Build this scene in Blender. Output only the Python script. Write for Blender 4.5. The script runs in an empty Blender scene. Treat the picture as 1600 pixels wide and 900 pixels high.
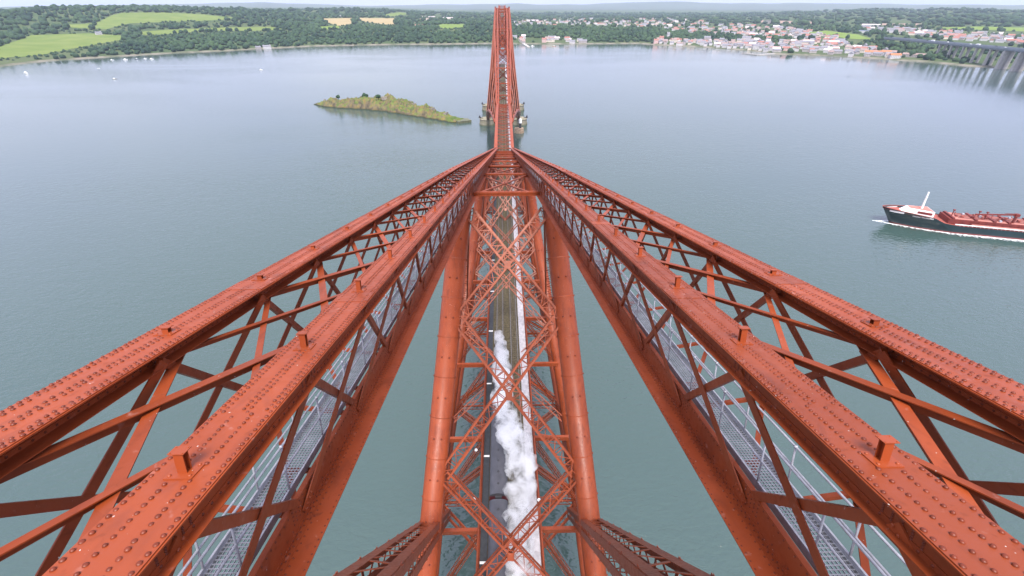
import bpy, bmesh, math, random
import numpy as np
from mathutils import Vector, Matrix, noise as mnoise

random.seed(7)
rng = np.random.default_rng(7)
S = bpy.context.scene
COL = S.collection

# ------------------------------------------------------------------ camera, sky, sun, exposure
FPX, PITCH, YAW = 704.0, math.radians(32.3), 0.0192
CAM = Vector((-0.4, 0.0, 114.0))
cd = bpy.data.cameras.new('camera')
cam = bpy.data.objects.new('camera', cd)
COL.objects.link(cam)
cam.location = CAM
cam.rotation_euler = (math.pi / 2 - PITCH, 0, -YAW)
cd.sensor_fit = 'HORIZONTAL'
cd.sensor_width = 36.0
cd.lens = 36.0 * FPX / 1600.0
cd.clip_start = 0.1
cd.clip_end = 60000
S.camera = cam

SUN_AZ, SUN_EL = math.radians(178), math.radians(60)      # azimuth measured from +Y towards +X
wd = bpy.data.worlds.new('World')
S.world = wd
wd.use_nodes = True
nt = wd.node_tree
nt.nodes.clear()
def wn(t, **k):
    n = nt.nodes.new(t)
    for a, b in k.items():
        setattr(n, a, b)
    return n
w_out = wn('ShaderNodeOutputWorld')
w_bg = wn('ShaderNodeBackground')
w_bg.inputs['Strength'].default_value = 0.1
w_sky = wn('ShaderNodeTexSky', sky_type='NISHITA')
w_sky.sun_disc = False
w_sky.sun_elevation = SUN_EL
w_sky.sun_rotation = SUN_AZ
w_sky.altitude = 100
w_sky.dust_density = 3.0
w_tc = wn('ShaderNodeTexCoord')
w_map = wn('ShaderNodeMapping')
w_map.inputs['Scale'].default_value = (1.2, 1.2, 5.0)
w_noise = wn('ShaderNodeTexNoise')
w_noise.inputs['Scale'].default_value = 1.6
w_noise.inputs['Detail'].default_value = 6
w_ramp = wn('ShaderNodeValToRGB')
w_ramp.color_ramp.elements[0].position = 0.3
w_ramp.color_ramp.elements[0].color = (0.64, 0.67, 1.0, 1)
w_ramp.color_ramp.elements[1].position = 0.7
w_ramp.color_ramp.elements[1].color = (0.84, 0.845, 1.0, 1)
w_mul = wn('ShaderNodeVectorMath', operation='SCALE')
w_mul.inputs['Scale'].default_value = 9.4
w_mix = wn('ShaderNodeMix', data_type='RGBA')
w_mix.inputs['Factor'].default_value = 0.9           # mostly cloud layer, a little clear sky glow
L = nt.links.new
L(w_tc.outputs['Generated'], w_map.inputs['Vector'])
L(w_map.outputs['Vector'], w_noise.inputs['Vector'])
L(w_noise.outputs['Fac'], w_ramp.inputs['Fac'])
L(w_ramp.outputs['Color'], w_mul.inputs[0])
w_sep = wn('ShaderNodeSeparateXYZ')                    # overcast sky: brighter overhead than at the horizon
w_grad = wn('ShaderNodeMapRange')
w_grad.inputs['From Min'].default_value = 0.0
w_grad.inputs['From Max'].default_value = 1.0
w_grad.inputs['To Min'].default_value = 5.2
w_grad.inputs['To Max'].default_value = 7.4
L(w_tc.outputs['Generated'], w_sep.inputs['Vector'])
L(w_sep.outputs['Z'], w_grad.inputs['Value'])
L(w_grad.outputs['Result'], w_mul.inputs['Scale'])
L(w_sky.outputs['Color'], w_mix.inputs['A'])
L(w_mul.outputs['Vector'], w_mix.inputs['B'])
L(w_mix.outputs['Result'], w_bg.inputs['Color'])
L(w_bg.outputs['Background'], w_out.inputs['Surface'])

sl = bpy.data.lights.new('sun', 'SUN')
sl.energy = 3.0
sl.angle = math.radians(22)
sl.color = (1.0, 0.95, 0.88)
sun = bpy.data.objects.new('sun', sl)
COL.objects.link(sun)
sd = Vector((math.sin(SUN_AZ) * math.cos(SUN_EL), math.cos(SUN_AZ) * math.cos(SUN_EL), math.sin(SUN_EL)))
sun.rotation_euler = sd.to_track_quat('Z', 'Y').to_euler()

S.view_settings.view_transform = 'Standard'
S.view_settings.look = 'None'
S.view_settings.exposure = 1.35
S.view_settings.gamma = 1.0
S.view_settings.use_curve_mapping = False
S.render.engine = 'CYCLES'
S.cycles.use_denoising = True
S.cycles.max_bounces = 14
S.cycles.volume_bounces = 14
S.cycles.transparent_max_bounces = 16
S.cycles.volume_step_rate = 1.0
S.cycles.volume_max_steps = 256

# ------------------------------------------------------------------ helpers
def tag(o, label=None, cat=None, group=None, kind=None):
    if label: o['label'] = label
    if cat: o['category'] = cat
    if group: o['group'] = group
    if kind: o['kind'] = kind
    return o

def empty(name, loc=(0, 0, 0), parent=None, rz=0):
    o = bpy.data.objects.new(name, None)
    o.location = loc
    o.rotation_euler = (0, 0, rz)
    o.empty_display_size = 0.5
    COL.objects.link(o)
    o.parent = parent
    return o

def link(name, me, parent=None, loc=None, rot=None):
    o = bpy.data.objects.new(name, me)
    COL.objects.link(o)
    o.parent = parent
    if loc is not None: o.location = loc
    if rot is not None: o.rotation_euler = rot
    return o

def nrm(v):
    v = np.asarray(v, float)
    return v / max(1e-9, np.linalg.norm(v))

class MB:
    """collects shapes and links them as ONE mesh object"""
    def __init__(self):
        self.v, self.f, self.m, self.n = [], [], [], 0
    def add(self, verts, faces, mi=0):
        b = self.n
        self.v.extend(tuple(map(float, p)) for p in verts)
        self.f.extend(tuple(b + i for i in f) for f in faces)
        self.m.extend([mi] * len(faces))
        self.n += len(verts)
    def box(self, x0, x1, y0, y1, z0, z1, mi=0):
        self.add([(x0, y0, z0), (x1, y0, z0), (x1, y1, z0), (x0, y1, z0), (x0, y0, z1), (x1, y0, z1), (x1, y1, z1), (x0, y1, z1)],
                 [(0, 3, 2, 1), (4, 5, 6, 7), (0, 1, 5, 4), (1, 2, 6, 5), (2, 3, 7, 6), (3, 0, 4, 7)], mi)
    def bar(self, p, q, w, h, up=(0, 0, 1), mi=0):
        p, q = np.asarray(p, float), np.asarray(q, float)
        d = nrm(q - p)
        up = np.asarray(up, float)
        if abs(np.dot(d, nrm(up))) > 0.98: up = np.array((0, 1.0, 0)) if abs(d[1]) < .9 else np.array((1.0, 0, 0))
        s = nrm(np.cross(d, up)) * w / 2
        u = nrm(np.cross(s, d)) * h / 2
        self.add([p - s - u, p + s - u, p + s + u, p - s + u, q - s - u, q + s - u, q + s + u, q - s + u],
                 [(0, 3, 2, 1), (4, 5, 6, 7), (0, 1, 5, 4), (1, 2, 6, 5), (2, 3, 7, 6), (3, 0, 4, 7)][::1], mi)
    def tube(self, pts, r, n=12, cap=True, mi=0):
        pts = [np.asarray(p, float) for p in pts]
        rr = r if hasattr(r, '__len__') else [r] * len(pts)
        vs, fs = [], []
        d0 = nrm(pts[1] - pts[0])
        ref = np.array((0, 0, 1.0)) if abs(d0[2]) < .9 else np.array((1.0, 0, 0))
        for i, p in enumerate(pts):
            d = nrm(pts[min(i + 1, len(pts) - 1)] - pts[max(i - 1, 0)])
            a = nrm(np.cross(d, ref)); b = np.cross(a, d)
            for k in range(n):
                t = 2 * math.pi * k / n
                vs.append(p + rr[i] * (math.cos(t) * a + math.sin(t) * b))
        for i in range(len(pts) - 1):
            for k in range(n):
                k2 = (k + 1) % n
                fs.append((i * n + k, i * n + k2, (i + 1) * n + k2, (i + 1) * n + k))
        if cap:
            fs.append(tuple(range(n))[::-1])
            fs.append(tuple((len(pts) - 1) * n + k for k in range(n)))
        self.add(vs, fs, mi)
    def sweep(self, prof, pts, side, up, mi=0):
        """closed 2D profile (along side, up) carried through pts; side/up may be lists"""
        n = len(prof)
        vs, fs = [], []
        for i, p in enumerate(pts):
            p = np.asarray(p, float)
            for a, b in prof:
                vs.append(p + np.asarray(side) * a + np.asarray(up) * b)
        for i in range(len(pts) - 1):
            for k in range(n):
                k2 = (k + 1) % n
                fs.append((i * n + k, (i + 1) * n + k, (i + 1) * n + k2, i * n + k2))
        fs.append(tuple(range(n)))
        fs.append(tuple((len(pts) - 1) * n + k for k in range(n))[::-1])
        self.add(vs, fs, mi)
    def dome(self, c, nrml, r, h, n=7, mi=0):
        c = np.asarray(c, float); d = nrm(nrml)
        ref = np.array((0, 1.0, 0)) if abs(d[1]) < .9 else np.array((1.0, 0, 0))
        a = nrm(np.cross(d, ref)); b = np.cross(d, a)
        vs, fs = [], []
        for rr, hh in ((r, -.004), (r * .92, h * .5), (r * .55, h * .92)):
            for k in range(n):
                t = 2 * math.pi * k / n
                vs.append(c + rr * (math.cos(t) * a + math.sin(t) * b) + d * hh)
        for j in range(2):
            for k in range(n):
                k2 = (k + 1) % n
                fs.append((j * n + k, j * n + k2, (j + 1) * n + k2, (j + 1) * n + k))
        fs.append(tuple(2 * n + k for k in range(n)))
        self.add(vs, fs, mi)
    def mesh(self, name, mats, smooth=False, fix=True):
        me = bpy.data.meshes.new(name)
        me.from_pydata(self.v, [], self.f)
        for m in (mats if isinstance(mats, (list, tuple)) else [mats]): me.materials.append(m)
        if any(self.m): me.polygons.foreach_set('material_index', self.m)
        if fix:
            bm = bmesh.new(); bm.from_mesh(me)
            bmesh.ops.recalc_face_normals(bm, faces=bm.faces)
            bm.to_mesh(me); bm.free()
        if smooth: me.polygons.foreach_set('use_smooth', [True] * len(me.polygons))
        me.update()
        return me
    def build(self, name, mats, parent=None, smooth=False, kind=None, loc=None, rot=None):
        if not self.f: return None
        o = link(name, self.mesh(name, mats, smooth), parent, loc, rot)
        if kind: o['kind'] = kind
        return o

def copy_tree(o, parent=None, off=None):
    c = o.copy(); COL.objects.link(c); c.parent = parent
    if off is not None: c.location = Vector(o.location) + Vector(off)
    for ch in list(o.children): copy_tree(ch, c)
    return c

def lattice(P0, P1, w, h, up, c, n, mats, name, parent, lac=0.07, faces=(0, 1, 2, 3), single=False, lname='lacing', ct=None):
    """box lattice girder: four corner angles as one mesh, lacing as its child"""
    P0, P1 = np.asarray(P0, float), np.asarray(P1, float)
    d = nrm(P1 - P0)
    s = nrm(np.cross(d, up)); u = nrm(np.cross(s, d))
    cs = [(-s * w / 2 - u * h / 2), (s * w / 2 - u * h / 2), (s * w / 2 + u * h / 2), (-s * w / 2 + u * h / 2)]
    m = MB()
    for i, cc in enumerate(cs):
        sx = s if i in (0, 3) else -s
        uy = u if i in (0, 1) else -u
        ct2 = ct or c * .16
        m.bar(P0 + cc + sx * c / 2, P1 + cc + sx * c / 2, c, ct2, up)
        m.bar(P0 + cc + uy * (c / 2 + ct2 * .6), P1 + cc + uy * (c / 2 + ct2 * .6), ct2, c, up)
    o = m.build(name, mats, parent)
    lm = MB()
    fl = [(0, 1), (1, 2), (2, 3), (3, 0)]
    for fi in faces:
        a, b = cs[fl[fi][0]], cs[fl[fi][1]]
        fn = nrm(np.cross(d, b - a))
        for k in range(n):
            t0, t1 = k / n, (k + 1) / n
            A = P0 + (P1 - P0) * t0; B = P0 + (P1 - P0) * t1
            if (k + fi) % 2 == 0: lm.bar(A + a, B + b, lac, .025, fn)
            else: lm.bar(A + b, B + a, lac, .025, fn)
            if not single: lm.bar(A + a, A + b, lac, .025, fn)
    lo = lm.build(lname, mats, o)
    if lo: lo['kind'] = 'stuff'
    return o

# ------------------------------------------------------------------ materials
MATS = {}
def mat(name, base, rough=.6, metal=0, var=0.0, scale=4.0, spec=.5, bump=0.0, bscale=30.0, second=None, mixr=(.45, .6), coords='Object'):
    m = bpy.data.materials.new(name)
    m.use_nodes = True
    n = m.node_tree.nodes; l = m.node_tree.links
    b = n['Principled BSDF']
    b.inputs['Roughness'].default_value = rough
    b.inputs['Metallic'].default_value = metal
    b.inputs['Specular IOR Level'].default_value = spec
    b.inputs['Base Color'].default_value = (*base, 1)
    tc = n.new('ShaderNodeTexCoord')
    if var or second:
        no = n.new('ShaderNodeTexNoise')
        no.inputs['Scale'].default_value = scale
        no.inputs['Detail'].default_value = 5
        l.new(tc.outputs[coords], no.inputs['Vector'])
        r = n.new('ShaderNodeValToRGB')
        sec = second or tuple(min(1, c * (1 + var)) for c in base)
        fst = base if second else tuple(c * (1 - var) for c in base)
        r.color_ramp.elements[0].position = mixr[0] if second else .3
        r.color_ramp.elements[1].position = mixr[1] if second else .7
        r.color_ramp.elements[0].color = (*fst, 1)
        r.color_ramp.elements[1].color = (*sec, 1)
        l.new(no.outputs['Fac'], r.inputs['Fac'])
        l.new(r.outputs['Color'], b.inputs['Base Color'])
    if bump:
        nb = n.new('ShaderNodeTexNoise')
        nb.inputs['Scale'].default_value = bscale
        nb.inputs['Detail'].default_value = 4
        l.new(tc.outputs[coords], nb.inputs['Vector'])
        bp = n.new('ShaderNodeBump')
        bp.inputs['Strength'].default_value = bump
        bp.inputs['Distance'].default_value = .05
        l.new(nb.outputs['Fac'], bp.inputs['Height'])
        l.new(bp.outputs['Normal'], b.inputs['Normal'])
    MATS[name] = m
    return m

def paint_steel(name, base, faded, stain, rough=.44):
    """red oxide bridge paint: faded patches, streaks and pale scuffs"""
    m = bpy.data.materials.new(name)
    m.use_nodes = True
    n = m.node_tree.nodes; l = m.node_tree.links
    b = n['Principled BSDF']
    tc = n.new('ShaderNodeTexCoord')
    def noise(sc, det, dist=0.0, vec=None):
        x = n.new('ShaderNodeTexNoise')
        x.inputs['Scale'].default_value = sc; x.inputs['Detail'].default_value = det; x.inputs['Distortion'].default_value = dist
        l.new(vec or tc.outputs['Object'], x.inputs['Vector'])
        return x
    def ramp(src, p0, p1, c0, c1):
        r = n.new('ShaderNodeValToRGB')
        r.color_ramp.elements[0].position = p0; r.color_ramp.elements[1].position = p1
        r.color_ramp.elements[0].color = (*c0, 1); r.color_ramp.elements[1].color = (*c1, 1)
        l.new(src, r.inputs['Fac'])
        return r
    def mix(f, a, bb):
        x = n.new('ShaderNodeMix'); x.data_type = 'RGBA'
        l.new(f, x.inputs['Factor']); l.new(a, x.inputs['A'])
        if isinstance(bb, tuple): x.inputs['B'].default_value = (*bb, 1)
        else: l.new(bb, x.inputs['B'])
        return x
    big = noise(.45, 5, .4)
    c1 = ramp(big.outputs['Fac'], .35, .68, base, faded)
    fine = noise(5.0, 6, .6)
    f1 = ramp(fine.outputs['Fac'], .62, .75, (0, 0, 0), (.55, .55, .55))
    m1 = mix(f1.outputs['Color'], c1.outputs['Color'], stain)
    sc = noise(4.5, 8, .2)
    f2 = ramp(sc.outputs['Fac'], .66, .80, (0, 0, 0), (.5, .5, .5))
    m2 = mix(f2.outputs['Color'], m1.outputs['Result'], (.50, .30, .26))
    # grime and rust runs, stretched down the steel
    mpg = n.new('ShaderNodeMapping'); mpg.inputs['Scale'].default_value = (3.2, 1.1, .5); l.new(tc.outputs['Object'], mpg.inputs['Vector'])
    gr = noise(1.0, 7, .5, mpg.outputs['Vector'])
    f3 = ramp(gr.outputs['Fac'], .50, .78, (0, 0, 0), (.6, .6, .6))
    m3 = mix(f3.outputs['Color'], m2.outputs['Result'], stain)
    vo = n.new('ShaderNodeTexVoronoi'); vo.inputs['Scale'].default_value = .42; l.new(tc.outputs['Object'], vo.inputs['Vector'])
    sv = n.new('ShaderNodeSeparateColor'); l.new(vo.outputs['Color'], sv.inputs['Color'])
    f4 = ramp(sv.outputs['Red'], .55, .62, (0, 0, 0), (.30, .30, .30))
    m4 = mix(f4.outputs['Color'], m3.outputs['Result'], faded)               # patches of newer paint
    dn_ = noise(17.0, 2, .0)
    f5 = ramp(dn_.outputs['Fac'], .755, .775, (0, 0, 0), (.85, .85, .85))
    m3 = mix(f5.outputs['Color'], m4.outputs['Result'], (.62, .60, .56))      # droppings
    oi = n.new('ShaderNodeObjectInfo')
    hv = n.new('ShaderNodeHueSaturation'); mrv = n.new('ShaderNodeMapRange'); mrv.inputs['To Min'].default_value = .84; mrv.inputs['To Max'].default_value = 1.14
    l.new(oi.outputs['Random'], mrv.inputs['Value']); l.new(mrv.outputs['Result'], hv.inputs['Value']); l.new(m3.outputs['Result'], hv.inputs['Color'])
    l.new(hv.outputs['Color'], b.inputs['Base Color'])
    rr = ramp(fine.outputs['Fac'], .3, .7, (rough - .08,) * 3, (rough + .14,) * 3)
    l.new(rr.outputs['Color'], b.inputs['Roughness'])
    b.inputs['Specular IOR Level'].default_value = .35
    bn = noise(9.0, 5)
    bp = n.new('ShaderNodeBump'); bp.inputs['Strength'].default_value = .12; bp.inputs['Distance'].default_value = .02
    l.new(bn.outputs['Fac'], bp.inputs['Height']); l.new(bp.outputs['Normal'], b.inputs['Normal'])
    return m

RED = paint_steel('red_bridge_paint', (.195, .033, .0075), (.25, .048, .013), (.080, .015, .006))
REDR = paint_steel('red_rivet_shade_grime', (.115, .018, .005), (.145, .025, .008), (.07, .012, .005))  # bridge red darkened: shading of the rivet domes and grime put into the colour
GALV = mat('galvanised_steel', (.42, .43, .48), .45, .25, var=.18, scale=6)
GRATE = mat('galvanised_grating', (.27, .28, .33), .5, .3, var=.2, scale=3)
RAILM = mat('rail_steel', (.30, .28, .26), .35, .8, var=.2, scale=2)
BALLAST = mat('ballast_timber', (.085, .070, .040), .9, var=.45, scale=1.6, bump=.6, bscale=6, spec=.2)
SLEEPER = mat('sleeper_timber', (.10, .082, .055), .9, var=.4, scale=3, spec=.2)
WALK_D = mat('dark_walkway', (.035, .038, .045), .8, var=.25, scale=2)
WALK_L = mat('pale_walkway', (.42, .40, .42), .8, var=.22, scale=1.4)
WHITE = mat('white_paint', (.80, .80, .80), .5, var=.05)
STONE = mat('pier_granite', (.27, .24, .18), .85, second=(.17, .17, .10), scale=.35, bump=.5, bscale=1.2, mixr=(.4, .65))
STONED = mat('wet_pier_stone', (.10, .105, .06), .6, var=.3, scale=.5)
BLACKM = mat('dark_iron', (.03, .03, .035), .5, var=.2)
ROOFG = mat('coach_roof', (.055, .055, .066), .45, var=.22, scale=.9)
COACH = mat('coach_maroon', (.10, .016, .02), .35, var=.12)
GLASS = mat('window_glass', (.03, .035, .04), .08, var=.1)

# ------------------------------------------------------------------ pixel rays (for placing the far shore)
cP, sP, cY, sY = math.cos(PITCH), math.sin(PITCH), math.cos(YAW), math.sin(YAW)
def proj(p):
    d = np.asarray(p, float) - np.array(CAM)
    x = d[..., 0] * cY - d[..., 1] * sY; y = d[..., 0] * sY + d[..., 1] * cY; z = -d[..., 2]
    dep = y * cP + z * sP
    return 800 + FPX * x / dep, 450 + FPX * (z * cP - y * sP) / dep
def ray(u, v):
    a = (u - 800) / FPX; b = (v - 450) / FPX
    y = cP - sP * b
    return np.array([a * cY + y * sY, -a * sY + y * cY, -(sP + cP * b)])
def at(u, v, z=0.0):
    r = ray(u, v); k = (z - CAM[2]) / r[2]
    return np.array(CAM) + k * r

# ================================================================== SETTING
# ---- water
def water_material():
    m = bpy.data.materials.new('estuary_water')
    m.use_nodes = True
    n = m.node_tree.nodes; l = m.node_tree.links
    b = n['Principled BSDF']
    b.inputs['Base Color'].default_value = (.038, .068, .060, 1)
    b.inputs['IOR'].default_value = 1.65
    b.inputs['Roughness'].default_value = .06
    tc = n.new('ShaderNodeTexCoord')
    mp = n.new('ShaderNodeMapping'); mp.inputs['Rotation'].default_value = (0, 0, math.radians(-18)); mp.inputs['Scale'].default_value = (.55, 1.0, 1)
    l.new(tc.outputs['Object'], mp.inputs['Vector'])
    def noise(sc, det, dist):
        x = n.new('ShaderNodeTexNoise'); x.inputs['Scale'].default_value = sc; x.inputs['Detail'].default_value = det; x.inputs['Distortion'].default_value = dist
        l.new(mp.outputs['Vector'], x.inputs['Vector'])
        return x
    a, c = noise(.22, 3, .8), noise(.75, 2, .5)
    mp2 = n.new('ShaderNodeMapping'); mp2.inputs['Rotation'].default_value = (0, 0, math.radians(12)); mp2.inputs['Scale'].default_value = (.35, 1.0, 1)
    l.new(tc.outputs['Object'], mp2.inputs['Vector'])
    big = n.new('ShaderNodeTexNoise'); big.inputs['Scale'].default_value = .0045; big.inputs['Detail'].default_value = 6; big.inputs['Distortion'].default_value = 1.6
    l.new(mp2.outputs['Vector'], big.inputs['Vector'])
    ad = n.new('ShaderNodeMath'); ad.operation = 'MULTIPLY_ADD'
    l.new(c.outputs['Fac'], ad.inputs[0]); ad.inputs[1].default_value = .95; l.new(a.outputs['Fac'], ad.inputs[2])
    bp = n.new('ShaderNodeBump'); bp.inputs['Distance'].default_value = .13
    st = n.new('ShaderNodeMapRange'); st.inputs['From Min'].default_value = .35; st.inputs['From Max'].default_value = .65
    st.inputs['To Min'].default_value = .35; st.inputs['To Max'].default_value = 1.0
    l.new(big.outputs['Fac'], st.inputs['Value']); l.new(st.outputs['Result'], bp.inputs['Strength'])
    ln = n.new('ShaderNodeVectorMath'); ln.operation = 'LENGTH'; l.new(tc.outputs['Object'], ln.inputs[0])   # choppy in the tideway under the bridge, calmer in the lee of the far shore
    chop = n.new('ShaderNodeMapRange'); chop.interpolation_type = 'SMOOTHSTEP'; chop.inputs['From Min'].default_value = 60; chop.inputs['From Max'].default_value = 750; chop.inputs['To Min'].default_value = 4.0; chop.inputs['To Max'].default_value = .8
    l.new(ln.outputs['Value'], chop.inputs['Value'])
    mh = n.new('ShaderNodeMath'); mh.operation = 'MULTIPLY'; l.new(ad.outputs['Value'], mh.inputs[0]); l.new(chop.outputs['Result'], mh.inputs[1])
    l.new(mh.outputs['Value'], bp.inputs['Height']); l.new(bp.outputs['Normal'], b.inputs['Normal'])
    return m
WATER = water_material()
wm = MB()
wm.add([(-16000, -1500, 0), (16000, -1500, 0), (16000, 15500, 0), (-16000, 15500, 0)], [(0, 1, 2, 3)])
tag(wm.build('water', WATER), kind='structure')

# ---- terrain of the far shore
SHORE = [(-60, 110), (0, 104), (70, 96), (162, 90), (260, 84), (353, 80), (393, 77.5), (440, 75), (490, 72.5), (617, 70), (690, 69.5), (762, 68.5), (850, 69), (908, 69), (1000, 68.3), (1023, 70.4),
         (1106, 74.4), (1200, 82), (1210, 85), (1296, 87.7), (1353, 91), (1410, 95), (1454, 98), (1511, 103.7), (1600, 108.5), (1660, 112)]
sp = np.array([at(*q)[:2] - np.array(CAM)[:2] for q in SHORE])
s_az = np.degrees(np.arctan2(sp[:, 0], sp[:, 1])); s_r = np.hypot(sp[:, 0], sp[:, 1])
SKY = [(-60, 24, 1300), (0, 22, 1250), (60, 15, 1300), (100, 12.5, 1400), (180, 12.5, 1500), (260, 13.5, 1500), (340, 15.5, 1500), (420, 18, 1700), (490, 16, 2200), (526, 15, 2400), (591, 16, 2500), (653, 20, 2600),
       (707, 21, 3000), (762, 22.5, 3400), (900, 24, 4200), (1140, 22, 4600), (1280, 19, 4600), (1320, 17, 4500), (1367, 14.5, 4500), (1400, 15.5, 4500), (1433, 17.5, 4500), (1467, 14.5, 4400), (1533, 15, 4400), (1600, 19, 4400), (1660, 20, 4400)]
k_az, k_z, k_D = [], [], []
for u, v, D in SKY:
    r = ray(u, v); az = math.degrees(math.atan2(r[0], r[1]))
    R = np.interp(az, s_az, s_r) + D
    k_az.append(az); k_z.append(CAM[2] + R * r[2] / math.hypot(r[0], r[1])); k_D.append(D)
PL = [(-60, 32, 500), (-30, 30, 480), (-15, 28, 420), (0, 26, 380), (15, 24, 380), (22, 17, 330), (30, 15, 380), (40, 13, 420), (60, 13, 450)]
def fnoise(x, y, s):
    return np.array([mnoise.noise((float(a) / s, float(b) / s, 3.7)) for a, b in zip(np.ravel(x), np.ravel(y))]).reshape(np.shape(x))
def rise(az, r):
    az = np.asarray(az, float); r = np.asarray(r, float)
    d = r - np.interp(az, s_az, s_r)
    zp = np.interp(az, [p[0] for p in PL], [p[1] for p in PL]); dp = np.interp(az, [p[0] for p in PL], [p[2] for p in PL])
    zr = np.interp(az, k_az, k_z); D = np.interp(az, k_az, k_D)
    z = np.where(d < 0, d * .12, np.where(d < 14, d * .18, 2.5 + (zp - 2.5) * np.clip((d - 14) / (dp - 14), 0, 1) ** .85))
    t = np.clip((d - dp) / (D - dp), 0, 1)
    z = np.where(d > dp, zp + (zr - zp) * (t * .6 + .4 * t * t * (3 - 2 * t)), z)
    z = np.where(d > D, np.maximum(zr - np.clip((d - D) / 60, 0, 25), 6), z)
    return z
def ground(x, y):
    dx, dy = x - CAM[0], y - CAM[1]
    return float(rise(math.degrees(math.atan2(dx, dy)), math.hypot(dx, dy)))
_rs = np.concatenate([np.arange(1380, 3000, 6), np.arange(3000, 9000, 25)])
def land(u, v):
    """where the sight line through a photo point meets the ground"""
    r = ray(u, v); h = math.hypot(r[0], r[1]); az = math.degrees(math.atan2(r[0], r[1]))
    zz = rise(np.full(_rs.shape, az), _rs)
    hit = np.nonzero((CAM[2] + _rs * r[2] / h <= zz) & (_rs >= np.interp(az, s_az, s_r) + 1))[0]
    R = _rs[hit[0]] if len(hit) else 7000.0
    x, y = CAM[0] + R * r[0] / h, CAM[1] + R * r[1] / h
    return np.array([x, y, ground(x, y)])

FIELDS = [  # photo outlines of the open fields, each built as a piece of the terrain
    ([(-20, 84), (0, 73), (50, 55), (140, 52), (196, 56), (192, 62), (130, 73), (60, 87), (15, 90), (-20, 96)], 'green'),
    ([(146, 45), (150, 36), (175, 24), (190, 20), (260, 19.5), (310, 22), (378, 29), (330, 32), (250, 34.5), (200, 37), (165, 46)], 'green'),
    ([(74, 39), (146, 37), (147, 45), (100, 43)], 'green'),
    ([(216, 50), (260, 46.5), (350, 43), (425, 42), (447, 46), (400, 48), (330, 48), (280, 51.5), (240, 55), (222, 54)], 'green'),
    ([(504, 29), (551, 28), (549, 37), (530, 41), (508, 34)], 'wheat'),
    ([(555, 28), (616, 28.5), (618, 39), (600, 38), (570, 34), (556, 31)], 'wheat'),
    ([(676, 42), (690, 37.5), (725, 38), (728, 43), (700, 45)], 'lime'),
    ([(592, 24), (625, 19), (640, 22), (612, 26)], 'green'),
    ([(498, 42), (530, 40), (530, 45), (498, 47)], 'lime'),
    ([(1466, 43), (1530, 41.5), (1640, 44), (1640, 51), (1550, 47), (1480, 46.5)], 'lime'),
    ([(1258, 51), (1290, 48), (1340, 54), (1367, 62), (1330, 61), (1290, 55)], 'lime'),
    ([(1186, 31.5), (1270, 34), (1270, 37), (1190, 36)], 'earth'),
    ([(1372, 36.5), (1442, 37), (1442, 39.5), (1376, 39.5)], 'earth'),
]
def inpoly(u, v, poly):
    u, v = np.asarray(u, float), np.asarray(v, float)
    c = np.zeros(u.shape, bool)
    j = len(poly) - 1
    for i in range(len(poly)):
        xi, yi = poly[i]; xj, yj = poly[j]
        c ^= ((yi > v) != (yj > v)) & (u < (xj - xi) * (v - yi) / (yj - yi + 1e-12) + xi)
        j = i
    return c

LAND = mat('rough_grassland', (.045, .075, .028), .95, second=(.075, .095, .04), scale=.006, spec=.1, mixr=(.35, .65))
SHOREM = mat('shingle_shore', (.17, .155, .12), .9, second=(.08, .09, .05), scale=.03, spec=.2)
FM = {'green': mat('green_crop', (.10, .145, .03), .95, second=(.14, .175, .045), scale=.02, spec=.1, mixr=(.35, .65)),
      'wheat': mat('ripe_wheat', (.29, .23, .12), .95, var=.12, scale=.02, spec=.1),
      'lime': mat('mown_grass', (.13, .185, .035), .95, var=.15, scale=.02, spec=.1),
      'earth': mat('ploughed_earth', (.27, .19, .15), .95, var=.12, scale=.02, spec=.1)}
AZ = np.arange(-75, 75.01, .11)
DD = np.concatenate([[-25, 0, 4, 9, 14], np.arange(24, 700, 11), np.arange(700, 1700, 18), np.arange(1700, 3200, 40), np.arange(3200, 6000, 110), [6300, 7000, 9000, 12000]])
A, Dm = np.meshgrid(AZ, DD, indexing='ij')
Rr = np.interp(A, s_az, s_r) + Dm
Rr[:, 0:2] += fnoise(A[:, 0:2] * 60, A[:, 0:2] * 0, 40) * 6
Z = rise(A, Rr)
GX = CAM[0] + Rr * np.sin(np.radians(A)); GY = CAM[1] + Rr * np.cos(np.radians(A))
Z[:, 5:] += fnoise(GX[:, 5:], GY[:, 5:], 130) * 1.6
Z[:, 0] = -1.2
na, nd = A.shape
verts = np.stack([GX, GY, Z], -1).reshape(-1, 3)
idx = np.arange(na * nd).reshape(na, nd)
quads = np.stack([idx[:-1, :-1], idx[1:, :-1], idx[1:, 1:], idx[:-1, 1:]], -1)
cx = verts[quads].mean(2)
cu, cv = proj(cx)
which = np.full(cu.shape, -1)
vis_az = (np.abs(A[:-1, :-1]) < 52)
for i, (poly, kind) in enumerate(FIELDS):
    which[inpoly(cu, cv, poly) & vis_az & (Dm[:-1, :-1] > 30)] = i
def grid_obj(name, sel, material, dz=0.0, kind='structure'):
    q = quads[sel][:, ::-1]
    used, inv = np.unique(q, return_inverse=True)
    me = bpy.data.meshes.new(name)
    vv = verts[used].copy(); vv[:, 2] += dz
    me.from_pydata(vv.tolist(), [], inv.reshape(-1, 4).tolist())
    for mm in (material if isinstance(material, list) else [material]): me.materials.append(mm)
    me.polygons.foreach_set('use_smooth', [True] * len(me.polygons))
    me.update()
    o = link(name, me)
    o['kind'] = kind
    return o
shore_sel = np.zeros(cu.shape, bool); shore_sel[:, :4] = True
grid_obj('shore', shore_sel, SHOREM)
grid_obj('land', (~shore_sel) & (which < 0), LAND)
for i, (poly, kind) in enumerate(FIELDS):
    if (which == i).any(): grid_obj('field', which == i, FM[kind], .3)

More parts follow.
